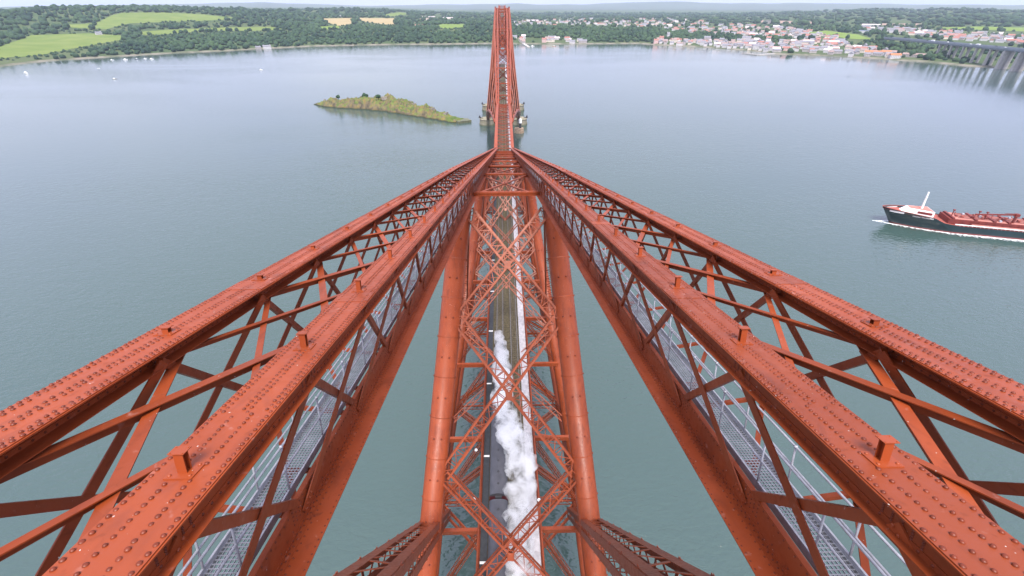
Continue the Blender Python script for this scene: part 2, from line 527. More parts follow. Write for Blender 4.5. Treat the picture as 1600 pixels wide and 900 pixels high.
# far hills beyond the plateau
hm = MB()
azs = np.radians(np.arange(-60, 61, .6))
HV = [(-62, 30), (-40, 60), (-32, 95), (-24, 130), (-14, 60), (-6, 90), (2, 100), (8, 80), (13, 130), (18, 150), (23, 110), (28, 120), (40, 90), (62, 90)]
pr = []
for a in azs:
    h = np.interp(math.degrees(a), [x[0] for x in HV], [x[1] for x in HV]) + 22 * mnoise.noise((math.degrees(a) * .35, 1, 0))
    for R, hh in ((10500, 10), (11300, h * .55), (12300, h * .9), (13300, h), (14600, h * .3)):
        pr.append((R * math.sin(a), R * math.cos(a), hh))
hm.add(pr, [(i * 5 + k, i * 5 + 5 + k, i * 5 + 6 + k, i * 5 + 1 + k) for i in range(len(azs) - 1) for k in range(4)])
tag(hm.build('hills', mat('heath_hills', (.06, .08, .05), .95, var=.2, scale=.001), smooth=True), kind='structure')

# ---- woods
def leaf_material(name, dark, light):
    m = bpy.data.materials.new(name); m.use_nodes = True
    n = m.node_tree.nodes; l = m.node_tree.links
    b = n['Principled BSDF']; b.inputs['Roughness'].default_value = .8; b.inputs['Specular IOR Level'].default_value = .15
    at_ = n.new('ShaderNodeAttribute'); at_.attribute_name = 'tint'
    tc = n.new('ShaderNodeTexCoord'); no = n.new('ShaderNodeTexNoise'); no.inputs['Scale'].default_value = .35; no.inputs['Detail'].default_value = 4
    l.new(tc.outputs['Object'], no.inputs['Vector'])
    ad = n.new('ShaderNodeMath'); ad.operation = 'MULTIPLY_ADD'; ad.inputs[1].default_value = .6
    l.new(no.outputs['Fac'], ad.inputs[0]); l.new(at_.outputs['Fac'], ad.inputs[2])
    r = n.new('ShaderNodeValToRGB'); r.color_ramp.elements[0].position = .25; r.color_ramp.elements[1].position = 1.15 if False else 1.0
    r.color_ramp.elements[0].color = (*dark, 1); r.color_ramp.elements[1].color = (*light, 1)
    l.new(ad.outputs['Value'], r.inputs['Fac']); l.new(r.outputs['Color'], b.inputs['Base Color'])
    return m
LEAF = leaf_material('broadleaf_foliage', (.009, .027, .016), (.046, .082, .032))
def ico(sub):
    bm = bmesh.new(); bmesh.ops.create_icosphere(bm, subdivisions=sub, radius=1)
    bm.verts.ensure_lookup_table()
    v = np.array([x.co[:] for x in bm.verts]); f = np.array([[y.index for y in x.verts] for x in bm.faces]); bm.free()
    return v, f
IV, IF = ico(2)
IV1, IF1 = ico(1)
SHAPES = []
for k in range(8):
    d = np.array([1 + .42 * mnoise.noise((p[0] * 1.7 + k * 9, p[1] * 1.7, p[2] * 1.7)) + .22 * mnoise.noise((p[0] * 4 + k * 5, p[1] * 4, p[2] * 4)) for p in IV])
    SHAPES.append((IV * d[:, None], IF))
SHAPES1 = []
for k in range(8):
    d = np.array([1 + .4 * mnoise.noise((p[0] * 2 + k * 9, p[1] * 2, p[2] * 2)) for p in IV1])
    SHAPES1.append((IV1 * d[:, None], IF1))
def blob_mesh(name, pts, material, fine=True):
    """pts: rows of x, y, z(base), radius, height, tint"""
    V, Fc, T = [], [], []
    n = 0
    for i, (x, y, z, r, h, t) in enumerate(pts):
        sv, sf = (SHAPES if fine else SHAPES1)[i % 8]
        a = rng.uniform(0, 6.28)
        R = np.array([[math.cos(a), -math.sin(a), 0], [math.sin(a), math.cos(a), 0], [0, 0, 1]])
        vv = (sv @ R.T) * np.array([r, r, h * .5]) + np.array([x, y, z + h * .5])
        V.append(vv); Fc.append(sf + n); T.append(np.full(len(sv), t)); n += len(sv)
    V = np.concatenate(V); Fc = np.concatenate(Fc)
    me = bpy.data.meshes.new(name)
    me.vertices.add(len(V)); me.vertices.foreach_set('co', V.ravel())
    me.loops.add(Fc.size); me.loops.foreach_set('vertex_index', Fc.ravel().astype(np.int32))
    me.polygons.add(len(Fc)); me.polygons.foreach_set('loop_start', (np.arange(len(Fc)) * 3).astype(np.int32))
    at_ = me.attributes.new('tint', 'FLOAT', 'POINT'); at_.data.foreach_set('value', np.concatenate(T).astype(np.float32))
    me.materials.append(material)
    me.update(calc_edges=True); me.validate()
    return me

TOWN = [  # photo outlines of built-up ground: (outline, house count, sizes, label bits)
    ([(800, 60), (905, 61), (912, 68.5), (803, 68.5)], 22, 'village'),
    ([(1024, 62), (1110, 66), (1205, 64), (1215, 82), (1196, 80.5), (1106, 73), (1024, 69.5)], 56, 'harbour'),
    ([(1215, 66), (1300, 62), (1400, 84), (1398, 92), (1350, 89), (1290, 85), (1222, 80)], 44, 'shorefront'),
    ([(1040, 47), (1150, 38), (1250, 46), (1310, 60), (1240, 62), (1160, 57), (1050, 50.5)], 50, 'hillside'),
    ([(800, 31), (900, 30), (1000, 29), (1090, 30), (1120, 38), (1040, 45), (960, 42), (880, 41), (800, 41)], 54, 'plateau'),
    ([(1345, 42), (1430, 45), (1530, 53), (1600, 56), (1600, 70), (1510, 65), (1440, 57), (1360, 48)], 60, 'estate'),
    ([(620, 27), (760, 28), (760, 36), (640, 36)], 8, 'hamlet'),
]
az_t, d_t = [], []
pts = []
def add_trees(n, a0, a1, d0, d1, rr, keep):
    az = rng.uniform(a0, a1, n); d = d0 + (d1 - d0) * rng.uniform(0, 1, n) ** .9
    r = np.interp(az, s_az, s_r) + d
    z = rise(az, r)
    x = CAM[0] + r * np.sin(np.radians(az)); y = CAM[1] + r * np.cos(np.radians(az))
    u, v = proj(np.stack([x, y, z], -1))
    ok = np.ones(n, bool)
    u2, v2 = proj(np.stack([x, y, z + rr[1] * 1.9], -1))
    low = np.zeros(n, bool)                              # hedgerow growth along the field edges stays low
    for poly, kind in FIELDS: ok &= ~inpoly(u, v, poly); low |= inpoly(u2, v2, poly)
    for poly, cnt, k in TOWN:
        ok &= ~(inpoly(u, v, poly) & (rng.uniform(0, 1, n) > keep.get(k, .2)))
    ok &= ~(inpoly(u, v, [(1452, 62), (1640, 72), (1640, 118), (1560, 107), (1500, 98), (1452, 82)]) & (rng.uniform(0, 1, n) > .3))   # the road bridge clears the wood
    patch = fnoise(x, y, 170)
    for i in np.nonzero(ok)[0]:
        s = rng.uniform(.75, 1.3)
        R = rng.uniform(*rr) * s * (.5 if low[i] else 1)
        pts.append((x[i], y[i], z[i] - 1.5, R, R * rng.uniform(1.5, 2.1), float(np.clip(.30 + .30 * patch[i] + rng.normal(0, .13), 0, .8))))
KEEP = {'village': .02, 'harbour': .03, 'shorefront': .06, 'hillside': .25, 'plateau': .28, 'estate': .08, 'hamlet': .5}
add_trees(3400, -50, -2, 12, 520, (4.2, 6.5), KEEP)
add_trees(2900, -50, -2, 480, 1650, (5.5, 8.5), KEEP)
add_trees(1500, -2, 22, 20, 420, (4.5, 7.0), KEEP)
add_trees(900, 20, 50, 18, 420, (4.2, 6.5), KEEP)
add_trees(1700, -2, 50, 400, 1700, (5.0, 8.0), KEEP)
woods_near = np.array(pts)
wo = link('woodland', blob_mesh('woodland', pts, LEAF, True))
tag(wo, 'dense green broadleaf woods lining the far shore', 'woodland', kind='stuff')
pts = []
add_trees(5200, -52, 52, 1500, 5200, (11, 20), KEEP)
pts = [(x, y, z, r, h * .55, t) for x, y, z, r, h, t in pts]
wo2 = link('woodland', blob_mesh('distant_woodland', pts, LEAF, False))
tag(wo2, 'distant dark woods covering the plateau and the skyline', 'woodland', kind='stuff')

# ================================================================== BRIDGE
STN = 3.48                       # panel length of the top member
T0 = 3.66                        # first stub post
JT = [0, 56, 107, 145, 173, 192, 207]
JB = [0, 57, 102, 140, 169, 190, 207]
def ztop(t): return 109.9 - .249 * t
def x_in(t): return float(np.interp(t, [-5, 0, 50, 207], [4.47, 4.45, 4.27, 3.2]))
def x_out(t): return float(np.interp(t, [-5, 0, 60, 207], [7.0, 7.0, 7.05, 4.4]))
def dz_out(t): return .42 * (1 - t / 215)
def depth(t): return 3.64 * (1 - .5 * t / 207)
def x_bot(t): return float(np.interp(t, JB, [16.8, 15.2, 12.3, 9.8, 8.0, 6.6, 5.5]))
def z_bot(t): return float(np.interp(t, JB, [6.5, 24, 34, 40, 43.5, 45.5, 46.6]))
SLV = nrm((0, 1, -.249)); UPV = nrm((0, .249, 1))
XV = np.array((1.0, 0, 0))
def chord(kind, s, t):
    """point on the top face of a chord: ti/to top inner/outer, bi/bo bottom inner/outer (web foot)"""
    if kind == 'ti': return np.array((s * x_in(t), t, ztop(t)))
    if kind == 'to': return np.array((s * x_out(t), t, ztop(t) + dz_out(t)))
    if kind == 'bi': return np.array((s * (x_in(t) + .16), t, ztop(t) - depth(t)))
    if kind == 'bo': return np.array((s * (x_out(t) + .22), t, ztop(t) + dz_out(t) - depth(t)))
def top_mid(t, s, low=1.8): return np.array((s * (x_in(t) + x_out(t)) / 2, t, ztop(t) - low))
def bot_mid(t, s): return np.array((s * x_bot(t), t, z_bot(t)))

cant = empty('bridge_cantilever', (0, 0, 0))
tag(cant, 'red riveted steel cantilever arm in the foreground, narrowing away above the railway', 'bridge')
TS = [-4.0] + [i * 4.0 for i in range(0, 52)] + [207.0]

# shared rivet
rvm = MB(); rvm.dome((0, 0, 0), (0, 0, 1), .030, .030, 10)
RIVET = rvm.mesh('rivet', REDR, smooth=True)

def stub_post(h, name):
    m = MB()
    m.box(-.175, .175, -.15, .15, .0, .018)
    m.box(-.06, .06, -.05, -.040, .012, h); m.box(-.06, .06, .040, .05, .012, h); m.box(-.006, .006, -.040, .040, .012, h)
    m.box(-.10, .10, -.08, .08, h, h + .010)
    for a in (-1, 1):
        for b in (-1, 1):
            m.dome((a * .125, b * .10, .018), (0, 0, 1), .024, .018, 8)
            m.tube([(a * .075, b * .058, h + .010), (a * .075, b * .058, h + .016)], .009, 6)
    return m.mesh(name, RED)
POST_I, POST_O = stub_post(.31, 'stub_post'), stub_post(.12, 'stub_post')
TILT = math.atan(.249)

for s in (-1, 1):
    for kind in ('ti', 'to'):
        pts_ = [chord(kind, s, t) for t in TS]
        m = MB()
        sc = lambda t: 1.0
        m.sweep([(-.45, -.018), (.45, -.018), (.45, 0), (-.45, 0)], pts_, XV, UPV)                       # cover plate
        m.sweep([(-.47, -.040), (.47, -.040), (.47, -.0185), (-.47, -.0185)], pts_, XV, UPV)             # second plate
        for w in (-1, 1):
            wo_ = .34 if kind == 'ti' or w == s else .09
            m.sweep([(w * wo_ - .012, -.36), (w * wo_ + .012, -.36), (w * wo_ + .012, -.041), (w * wo_ - .012, -.041)], pts_, XV, UPV)   # webs
            m.sweep([(w * (wo_ + .013), -.135), (w * (wo_ + .026), -.135), (w * (wo_ + .026), -.055), (w * (wo_ + .10), -.055), (w * (wo_ + .10), -.042), (w * (wo_ + .013), -.042)][::w], pts_, XV, UPV)  # top angle
            m.sweep([(w * (wo_ + .013), -.36), (w * (wo_ + (.15 if wo_ > .2 else .30)), -.36), (w * (wo_ + (.15 if wo_ > .2 else .30)), -.347), (w * (wo_ + .026), -.347), (w * (wo_ + .026), -.27), (w * (wo_ + .013), -.27)][::w], pts_, XV, UPV)      # bottom angle
        co = m.build('top_chord', RED, cant)
        # stub posts
        pm = POST_I if kind == 'ti' else POST_O
        for k in range(0 if kind == 'ti' else 0, 34):
            t = T0 + k * STN
            p = chord(kind, s, t) + np.array((0.03 * s, 0, 0))
            o = link('stub_post', pm, co, tuple(p), (-TILT, 0, 0))
        # rivets on the cover plate
        near, far = [], MB()
        def rows(t):
            if kind == 'ti' and t < 4.9: return [(-.40, 0, .105), (-.15, .5, .105), (.12, 0, .105), (.40, .5, .105)]
            return [(-.41, 0, .115), (-.325, .5, .115), (-.05, 0, .115), (.045, .5, .115), (.32, 0, .115), (.41, .5, .115)]
        for seg0, seg1 in ((1.2, 4.9), (4.9, 52.0)):
            for off, ph, pitch in rows(seg0 + .1):
                n = int((seg1 - seg0) / pitch)
                for i in range(n):
                    t = seg0 + (i + ph + .25) * pitch
                    dist = abs(((t - T0) / STN) - round((t - T0) / STN)) * STN
                    if dist < .13 and abs(off) < .2 and t > 2: continue
                    p = chord(kind, s, t) + XV * off * s
                    u, v = proj(p)
                    if u < -20 or u > 1620 or v > 915: continue
                    near.append((t, p)) if t < 26 else far.dome(p, UPV, .031, .025, 4)
        near.sort(key=lambda x: x[0])
        lim = 150
        for t, p in near[:lim]:
            o = link('rivet', RIVET, co, tuple(p + np.array((random.gauss(0, .004), random.gauss(0, .005), 0))), (-TILT, 0, random.uniform(0, 6)))
            o.scale = (random.uniform(.86, 1.1),) * 2 + (random.uniform(.6, 1.1),)
        for t, p in near[lim:]: far.dome(p + np.array((random.gauss(0, .004), random.gauss(0, .005), 0)), UPV, .031 * random.uniform(.86, 1.1), .025 * random.uniform(.6, 1.1), 7 if t < 14 else 5)
        far.build('rivets', REDR, co, smooth=True, kind='stuff')
        # rivets on the web faces that show
        wr = MB()
        w = -s if kind == 'ti' else -s
        for row, zz in ((0, -.10), (1, -.31)):
            for i in range(int(34 / .17)):
                t = 1.5 + (i + .5 * row) * .17
                p = chord(kind, s, t) + XV * (w * (.366 if kind == 'ti' else .116)) + UPV * zz
                wr.dome(p, XV * w, .022, .016, 5)
        for k in range(12):
            for i in range(5):
                for j in range(4):
                    t = 2.85 + STN * k + (i - 2) * .13
                    p = chord(kind, s, t) + XV * (w * (.352 if kind == 'ti' else .102)) + UPV * (-.155 - .038 * j)
                    wr.dome(p, XV * w, .021, .016, 5)
        wr.build('rivets', REDR, co, smooth=True, kind='stuff')
        # splice plates
        for k in range(2, 20, 3):
            sm = MB()
            t = T0 + k * STN - .55
            q0, q1 = chord(kind, s, t - .35), chord(kind, s, t + .35)
            sm.sweep([(-.445, .0015), (.445, .0015), (.445, .012), (-.445, .012)], [q0, q1], XV, UPV)
            sm.build('splice_plate', RED, co)
    # ---- bottom chords
    for kind in ('bi', 'bo'):
        pts_ = [chord(kind, s, t) for t in TS]
        m = MB()
        hh = .64
        m.sweep([(-s * .53, -.02), (s * .20, -.02), (s * .20, 0), (-s * .53, 0)][::s], pts_, XV, UPV)
        m.sweep([(-.012, .001), (.012, .001), (.012, hh), (-.012, hh)], pts_, XV, UPV)
        m.sweep([(-s * .013, .002), (-s * .12, .002), (-s * .12, .016), (-s * .027, .016), (-s * .027, .10), (-s * .013, .10)][::-s], pts_, XV, UPV)
        m.sweep([(s * .013, hh - .09), (s * .027, hh - .09), (s * .027, hh - .015), (s * .10, hh - .015), (s * .10, hh), (s * .013, hh)][::s], pts_, XV, UPV)
        co = m.build('bottom_chord', RED, cant)
        rm = MB()
        if kind == 'bi':
            for row, (ox, oz, d) in enumerate(((-.48, .0, 0), (-.17, .0, 0), (-.065, .016, 0), (-.027, .06, 1), (-.012, .20, 1), (-.012, .58, 1))):
                pit = .16 if row != 4 else .48
                for i in range(int(44 / pit)):
                    t = 3.0 + (i + .5 * (row % 2)) * pit
                    p = chord(kind, s, t) + XV * (s * ox) + UPV * oz
                    u, v = proj(p)
                    if v > 915 or u < -10 or u > 1610: continue
                    rm.dome(p, UPV if d == 0 else -XV * s, .021, .016, 6 if t < 12 else 4)
            for k in range(14):
                for i in range(5):
                    for j in range(3):
                        t = 5.15 + STN * k + (i - 2) * .12 + .1
                        rm.dome(chord(kind, s, t) + XV * (-s * .012) + UPV * (.28 + .1 * j), -XV * s, .02, .016, 5)
        rm.build('rivets', REDR, co, smooth=True, kind='stuff')

# ---- lacing of the top members: individual bars near the camera, one joined part beyond
far_l = {-1: MB(), 1: MB()}
def put_bar(s, p, q, w, th, up, name, t, tee=0.0, gus=None):
    m = MB() if t < 66 else far_l[s]
    m.bar(p, q, w, th, up)
    if tee:
        up_ = nrm(up)
        m.bar(p - up_ * (tee / 2 + th / 2 + .001), q - up_ * (tee / 2 + th / 2 + .001), th, tee, up)
    if gus is not None and t < 30:
        for g, nn in gus:
            m.dome(g, nn, .026, .02, 5)
    if t < 66: m.build(name, RED, cant)
for s in (-1, 1):
    for k in range(-2, 58):
        tn = 6.4 + STN * (k - 1)          # top node
        bn = 5.4 + STN * (k - 1)          # bottom node
        for a, b, xo, sg in (('ti', 'bi', -.02, -1), ('to', 'bo', .02, 1)):
            if tn + STN > 205: continue
            D = depth(tn)
            # long bar: bottom node up to the next top node
            p = chord(b, s, bn) + UPV * .22 + XV * s * (sg * .035)
            q = chord(a, s, tn + STN) - UPV * .25 + XV * s * (sg * .385 * (1 if a == 'ti' else -1) * 1.0) + XV * s * (.0)
            if a == 'to': q = chord(a, s, tn + STN) - UPV * .25 - XV * s * .385
            g = [(p + nrm(q - p) * (.05 + .11 * i) + XV * s * sg * .016, XV * s * sg) for i in range(4)] + [(q - nrm(q - p) * (.02 + .11 * i) + XV * s * sg * .016, XV * s * sg) for i in range(4)]
            put_bar(s, p, q, .21, .026, XV, 'lacing_bar', tn, gus=g)
            # short bar: top node down to the next bottom node
            p = chord(a, s, tn) - UPV * .25 + XV * s * ((sg * .30) if a == 'ti' else -.30)
            q = chord(b, s, bn + STN) + UPV * .45 + XV * s * (sg * -.06)
            put_bar(s, p, q, .17, .10, XV, 'lacing_strut', tn)
        # top bracing between the two top chords, crossing in plan
        to_ = T0 + STN * k
        for sg, thick in ((1, k % 2 == 0), (-1, k % 2 == 1)):
            ti = to_ + sg * 5.2
            if ti < -3.5 or ti > 204 or to_ < -3.5 or to_ > 204: continue
            p = chord('to', s, to_) - UPV * .385 - XV * s * .12
            q = chord('ti', s, ti) - UPV * (.385 + .012 * sg) + XV * s * .30
            if sg < 0: p = p - UPV * .06; q = q - UPV * .06
            put_bar(s, p, q, .20 if thick else .13, .020, UPV, 'top_brace', to_, tee=.15 if thick else .09)
        # bottom bracing
        bt = 5.4 + STN * k
        if 0 < bt < 202:
            put_bar(s, chord('bi', s, bt) + UPV * .12 + XV * s * .2, chord('bo', s, bt) + UPV * .12 - XV * s * .5, .12, .09, UPV, 'bottom_brace', bt)
            put_bar(s, chord('bi', s, bt) - UPV * .07 + XV * s * .1, chord('bo', s, min(bt + STN, 203)) - UPV * .07 - XV * s * .4, .13, .04, UPV, 'bottom_brace', bt)
    far_l[s].build('lacing', RED, cant, kind='stuff')

# ---- struts, ties and wind bracing
def strut_pts(i, s):
    """tube from bottom joint i up to top joint i+1"""
    b = bot_mid(JB[i], s); t = top_mid(JT[i + 1], s, 1.8 * depth(JT[i + 1]) / 3.64)
    if i == 0: t = np.array((s * 5.5, 55.8, 94.65)); b = np.array((s * 16.1, -6.2, 8.1))
    if i == 1: t[0] = s * 4.9
    return t, b
RAD = [1.32, 1.08, .85, .7, .6, .5]
TIEW = [2.5, 1.9, 1.5, 1.2, 1.0, .9]
for i in range(6):
    for s in (-1, 1):
        t, b = strut_pts(i, s)
        m = MB(); m.tube([t, b], RAD[i], 28 if i < 2 else 16)
        # ring seams
        Ln = np.linalg.norm(b - t); d = nrm(b - t)
        o = m.build('strut', RED, cant, smooth=False)
        for pl in o.data.polygons: pl.use_smooth = len(pl.vertices) == 4
        if i < 2:
            for k in range(1, int(Ln / 4.9)):
                c = t + d * k * 4.9
                rg = MB(); rg.tube([c - d * .06, c + d * .06], RAD[i] + .006, 28); rg.build('ring_plate', RED, o)
            bl = MB()
            a1 = nrm(np.cross(d, XV)); 
            if a1[2] < 0: a1 = -a1
            a2 = np.cross(d, a1)
            for k in range(2, int(Ln / 2.45)):
                c = t + d * k * 2.45
                for an in ((-.35, .35) if k % 2 else (-1.55, 1.55)):
                    nn = a1 * math.cos(an) + a2 * math.sin(an)
                    bl.dome(c + nn * RAD[i], nn, .13, .12, 7)
            bl.build('bolt_heads', REDR, o, smooth=True, kind='stuff')
        # tie from top joint i down to bottom joint i+1, passing round the strut
        tt = top_mid(JT[i], s, 2.2 if i else 4.0); bb = bot_mid(JB[i + 1], s)
        if i == 0: tt = np.array((s * 5.3, 0, 106.5)); bb = np.array((s * 13.4, 54.3, 24.2))
        nl = nrm(bb - tt)
        upn = nrm(np.cross(XV, nl)) 
        if upn[2] < 0: upn = -upn
        lattice(tt, bb, TIEW[i], TIEW[i] * .72, upn, (.62 if i == 0 else .28), [40, 34, 26, 20, 16, 12][i], RED, 'tie', cant, lac=.34 if i == 0 else .13, single=True, ct=.06)
    # wind bracing crosses between the two struts of a pair
    tl, bl_ = strut_pts(i, -1); tr, br = strut_pts(i, 1)
    nodes = {0: [.036, .164, .341, .522, .70], 1: [.04, .27, .52, .78], 2: [.05, .35, .68, .97], 3: [.05, .5, .95], 4: [.05, .5, .95], 5: [.05, .95]}[i]
    d = nrm(bl_ - tl)
    wnrm = nrm(np.cross(XV, nrm((bl_ + br) / 2 - (tl + tr) / 2)))
    if wnrm[2] < 0: wnrm = -wnrm
    sz = [1.55, 1.1, .8, .6, .5, .45][i]
    for a, b in zip(nodes[:-1], nodes[1:]):
        la, lb = tl + (bl_ - tl) * a, tl + (bl_ - tl) * b
        ra, rb = tr + (br - tr) * a, tr + (br - tr) * b
        n = [14, 12, 10, 8, 8, 6][i]
        lattice(la + XV * RAD[i] * .8, rb - XV * RAD[i] * .8, sz, sz * .8, wnrm, .23 if i == 0 else .16, n, RED, 'wind_brace', cant, lac=.10, single=(i > 0))
        lattice(ra - XV * RAD[i] * .8, lb + XV * RAD[i] * .8, sz * .985, sz * .785, wnrm, .225 if i == 0 else .155, n, RED, 'wind_brace', cant, lac=.10, single=(i > 0))
        c = (la + ra + lb + rb) / 4
        if i < 2:
            g = MB(); 
            e = nrm(lb - la)
            g.bar(c + wnrm * sz * .42 - e * sz * .3, c + wnrm * sz * .42 + e * sz * .3, sz * .5, .03, wnrm)
            g.build('gusset_plate', RED, cant)
    # cross beam between the top joints
    jt = JT[i + 1]
    pz = ztop(jt) - depth(jt) * .95
    lattice((-x_in(jt) - .1, jt + .4, pz), (x_in(jt) + .1, jt + .4, pz), .45, .5, (0, 0, 1), .16, 8, RED, 'cross_beam', cant, lac=.07, single=True)
    lattice((-x_in(jt - 8) - .1, jt - 20, ztop(jt - 20) - depth(jt) * .5), (x_in(jt) + .1, jt - 20, ztop(jt - 20) - depth(jt) * .5), .45, .45, (0, 0, 1), .12, 8, RED, 'cross_beam', cant, lac=.05, single=True) if i > 2 else None
# portal bracing in the top plane between left and right members, beyond the first joint
for k, (a, b) in enumerate(((56, 84), (84, 107), (107, 126), (126, 145), (145, 159), (159, 173), (173, 183), (183, 192), (192, 200), (200, 207))):
    za, zb = ztop(a) - depth(a) * .95, ztop(b) - depth(b) * .95
    for s in (-1, 1):
        m = MB(); m.bar((s * x_in(a), a, za - (.2 if s > 0 else 0)), (-s * x_in(b), b, zb - (.2 if s > 0 else 0)), .24, .2)
        m.build('wind_brace', RED, cant)
    m = MB(); m.bar((-x_in(b), b, zb + .3), (x_in(b), b, zb + .3), .35, .3); m.build('cross_beam', RED, cant)
# bottom members (great curved tubes) and the lattice between them
for s in (-1, 1):
    m = MB(); m.tube([bot_mid(t, s) for t in JB], [1.83, 1.75, 1.6, 1.4, 1.2, 1.0, .9], 28)
    o = m.build('bottom_member', RED, cant)
    for pl in o.data.polygons: pl.use_smooth = len(pl.vertices) == 4
for i in range(6):
    a, b = JB[i], JB[i + 1]
    c = (a + b) / 2
    for p, q in ((a, c), (c, b)) if i < 4 else ((a, b),):
        for s in (-1, 1):
            A_, B_ = bot_mid(p, s), bot_mid(q, -s)
            A_ = A_ + nrm(B_ - A_) * 1.4; B_ = B_ - nrm(B_ - A_) * 1.2
            lattice(A_ + (0, 0, .25 * s), B_ + (0, 0, .25 * s), 1.3 if i < 3 else .8, 1.0 if i < 3 else .6, (0, 0, 1), .26 if i < 3 else .16, 18 if i < 3 else 10, RED, 'lower_brace', cant, lac=.09, single=True)
        lattice(bot_mid(q, -1), bot_mid(q, 1), 1.1, 1.3, (0, 0, 1), .2, 18, RED, 'lower_cross_beam', cant, lac=.09, single=True)
# trestles carrying the railway inside the cantilever
for t in (22, 38, 55, 75, 92, 110, 128, 148):
    xb = float(np.interp((48 - z_bot(t)) / (ztop(t) - z_bot(t)), [0, 1], [x_bot(t), x_in(t)])) if z_bot(t) < 46 else 5
    for s in (-1, 1):
        m = MB(); m.bar((s * 4.7, t, 46.6), (s * (xb + .3), t, 46.6), .55, .9); m.build('trestle_beam', RED, cant)
        if z_bot(t) < 40:
            lattice((s * 4.6, t, 46.0), bot_mid(t, s) + (0, 0, 1.0), .9, .9, (0, 1, 0), .16, 12, RED, 'trestle_leg', cant, lac=.07, single=True)

# ---- suspended span
span = empty('suspended_span', (0, 207, 0))
tag(span, 'narrow red truss span between the near arm and the far tower', 'bridge')
def sp_z(y): return 58.4 + 3.0 * (1 - ((y - 260.5) / 53.5) ** 2)
def SB(): return MB()
def bspan(m, name, kind=None):
    m.v = [(x, y - 207, z) for x, y, z in m.v]
    return m.build(name, RED, span, kind=kind)
NY = 11
ys = [207.5 + i * (106 / NY) for i in range(NY + 1)]
for s in (-1, 1):
    m = SB(); m.sweep([(-.7, -.05), (.7, -.05), (.7, 0), (-.7, 0)], [(s * 3.75, y, sp_z(y)) for y in ys], XV, (0, 0, 1))
    for w in (-.5, .5): m.sweep([(w - .02, -.7), (w + .02, -.7), (w + .02, -.051), (w - .02, -.051)], [(s * 3.75, y, sp_z(y)) for y in ys], XV, (0, 0, 1))
    bspan(m, 'top_chord')
    m = SB(); m.sweep([(-.6, -.6), (.6, -.6), (.6, 0), (-.6, 0)], [(s * 5.0, y, 46.2) for y in ys], XV, (0, 0, 1)); bspan(m, 'bottom_chord')
    for k, y in enumerate(ys):
        m = SB(); m.bar((s * 3.8, y, sp_z(y) - .7), (s * 5.0, y, 46.2), .5, .5, (0, 1, 0)); bspan(m, 'post')
        if k < NY:
            y2 = ys[k + 1]
            m = SB(); m.bar((s * 3.8, y, sp_z(y) - .7), (s * 5.0, y2, 46.2), .35, .3); bspan(m, 'diagonal')
            m = SB(); m.bar((s * 5.0, y, 46.3), (s * 3.82, y2, sp_z(y2) - .7), .34, .29); bspan(m, 'diagonal')
for k in range(NY):
    for j in range(2):
        y, y2 = ys[k] + j * (ys[1] - ys[0]) / 2, ys[k] + (j + 1) * (ys[1] - ys[0]) / 2
        for s in (-1, 1):
            m = SB(); m.bar((s * 3.1, y, sp_z(y) - .3 - .1 * s), (-s * 3.1, y2, sp_z(y2) - .3 - .1 * s), .32, .12); bspan(m, 'top_brace')
    m = SB(); m.bar((-3.1, ys[k], sp_z(ys[k]) - .5), (3.1, ys[k], sp_z(ys[k]) - .5), .3, .25); bspan(m, 'cross_beam')

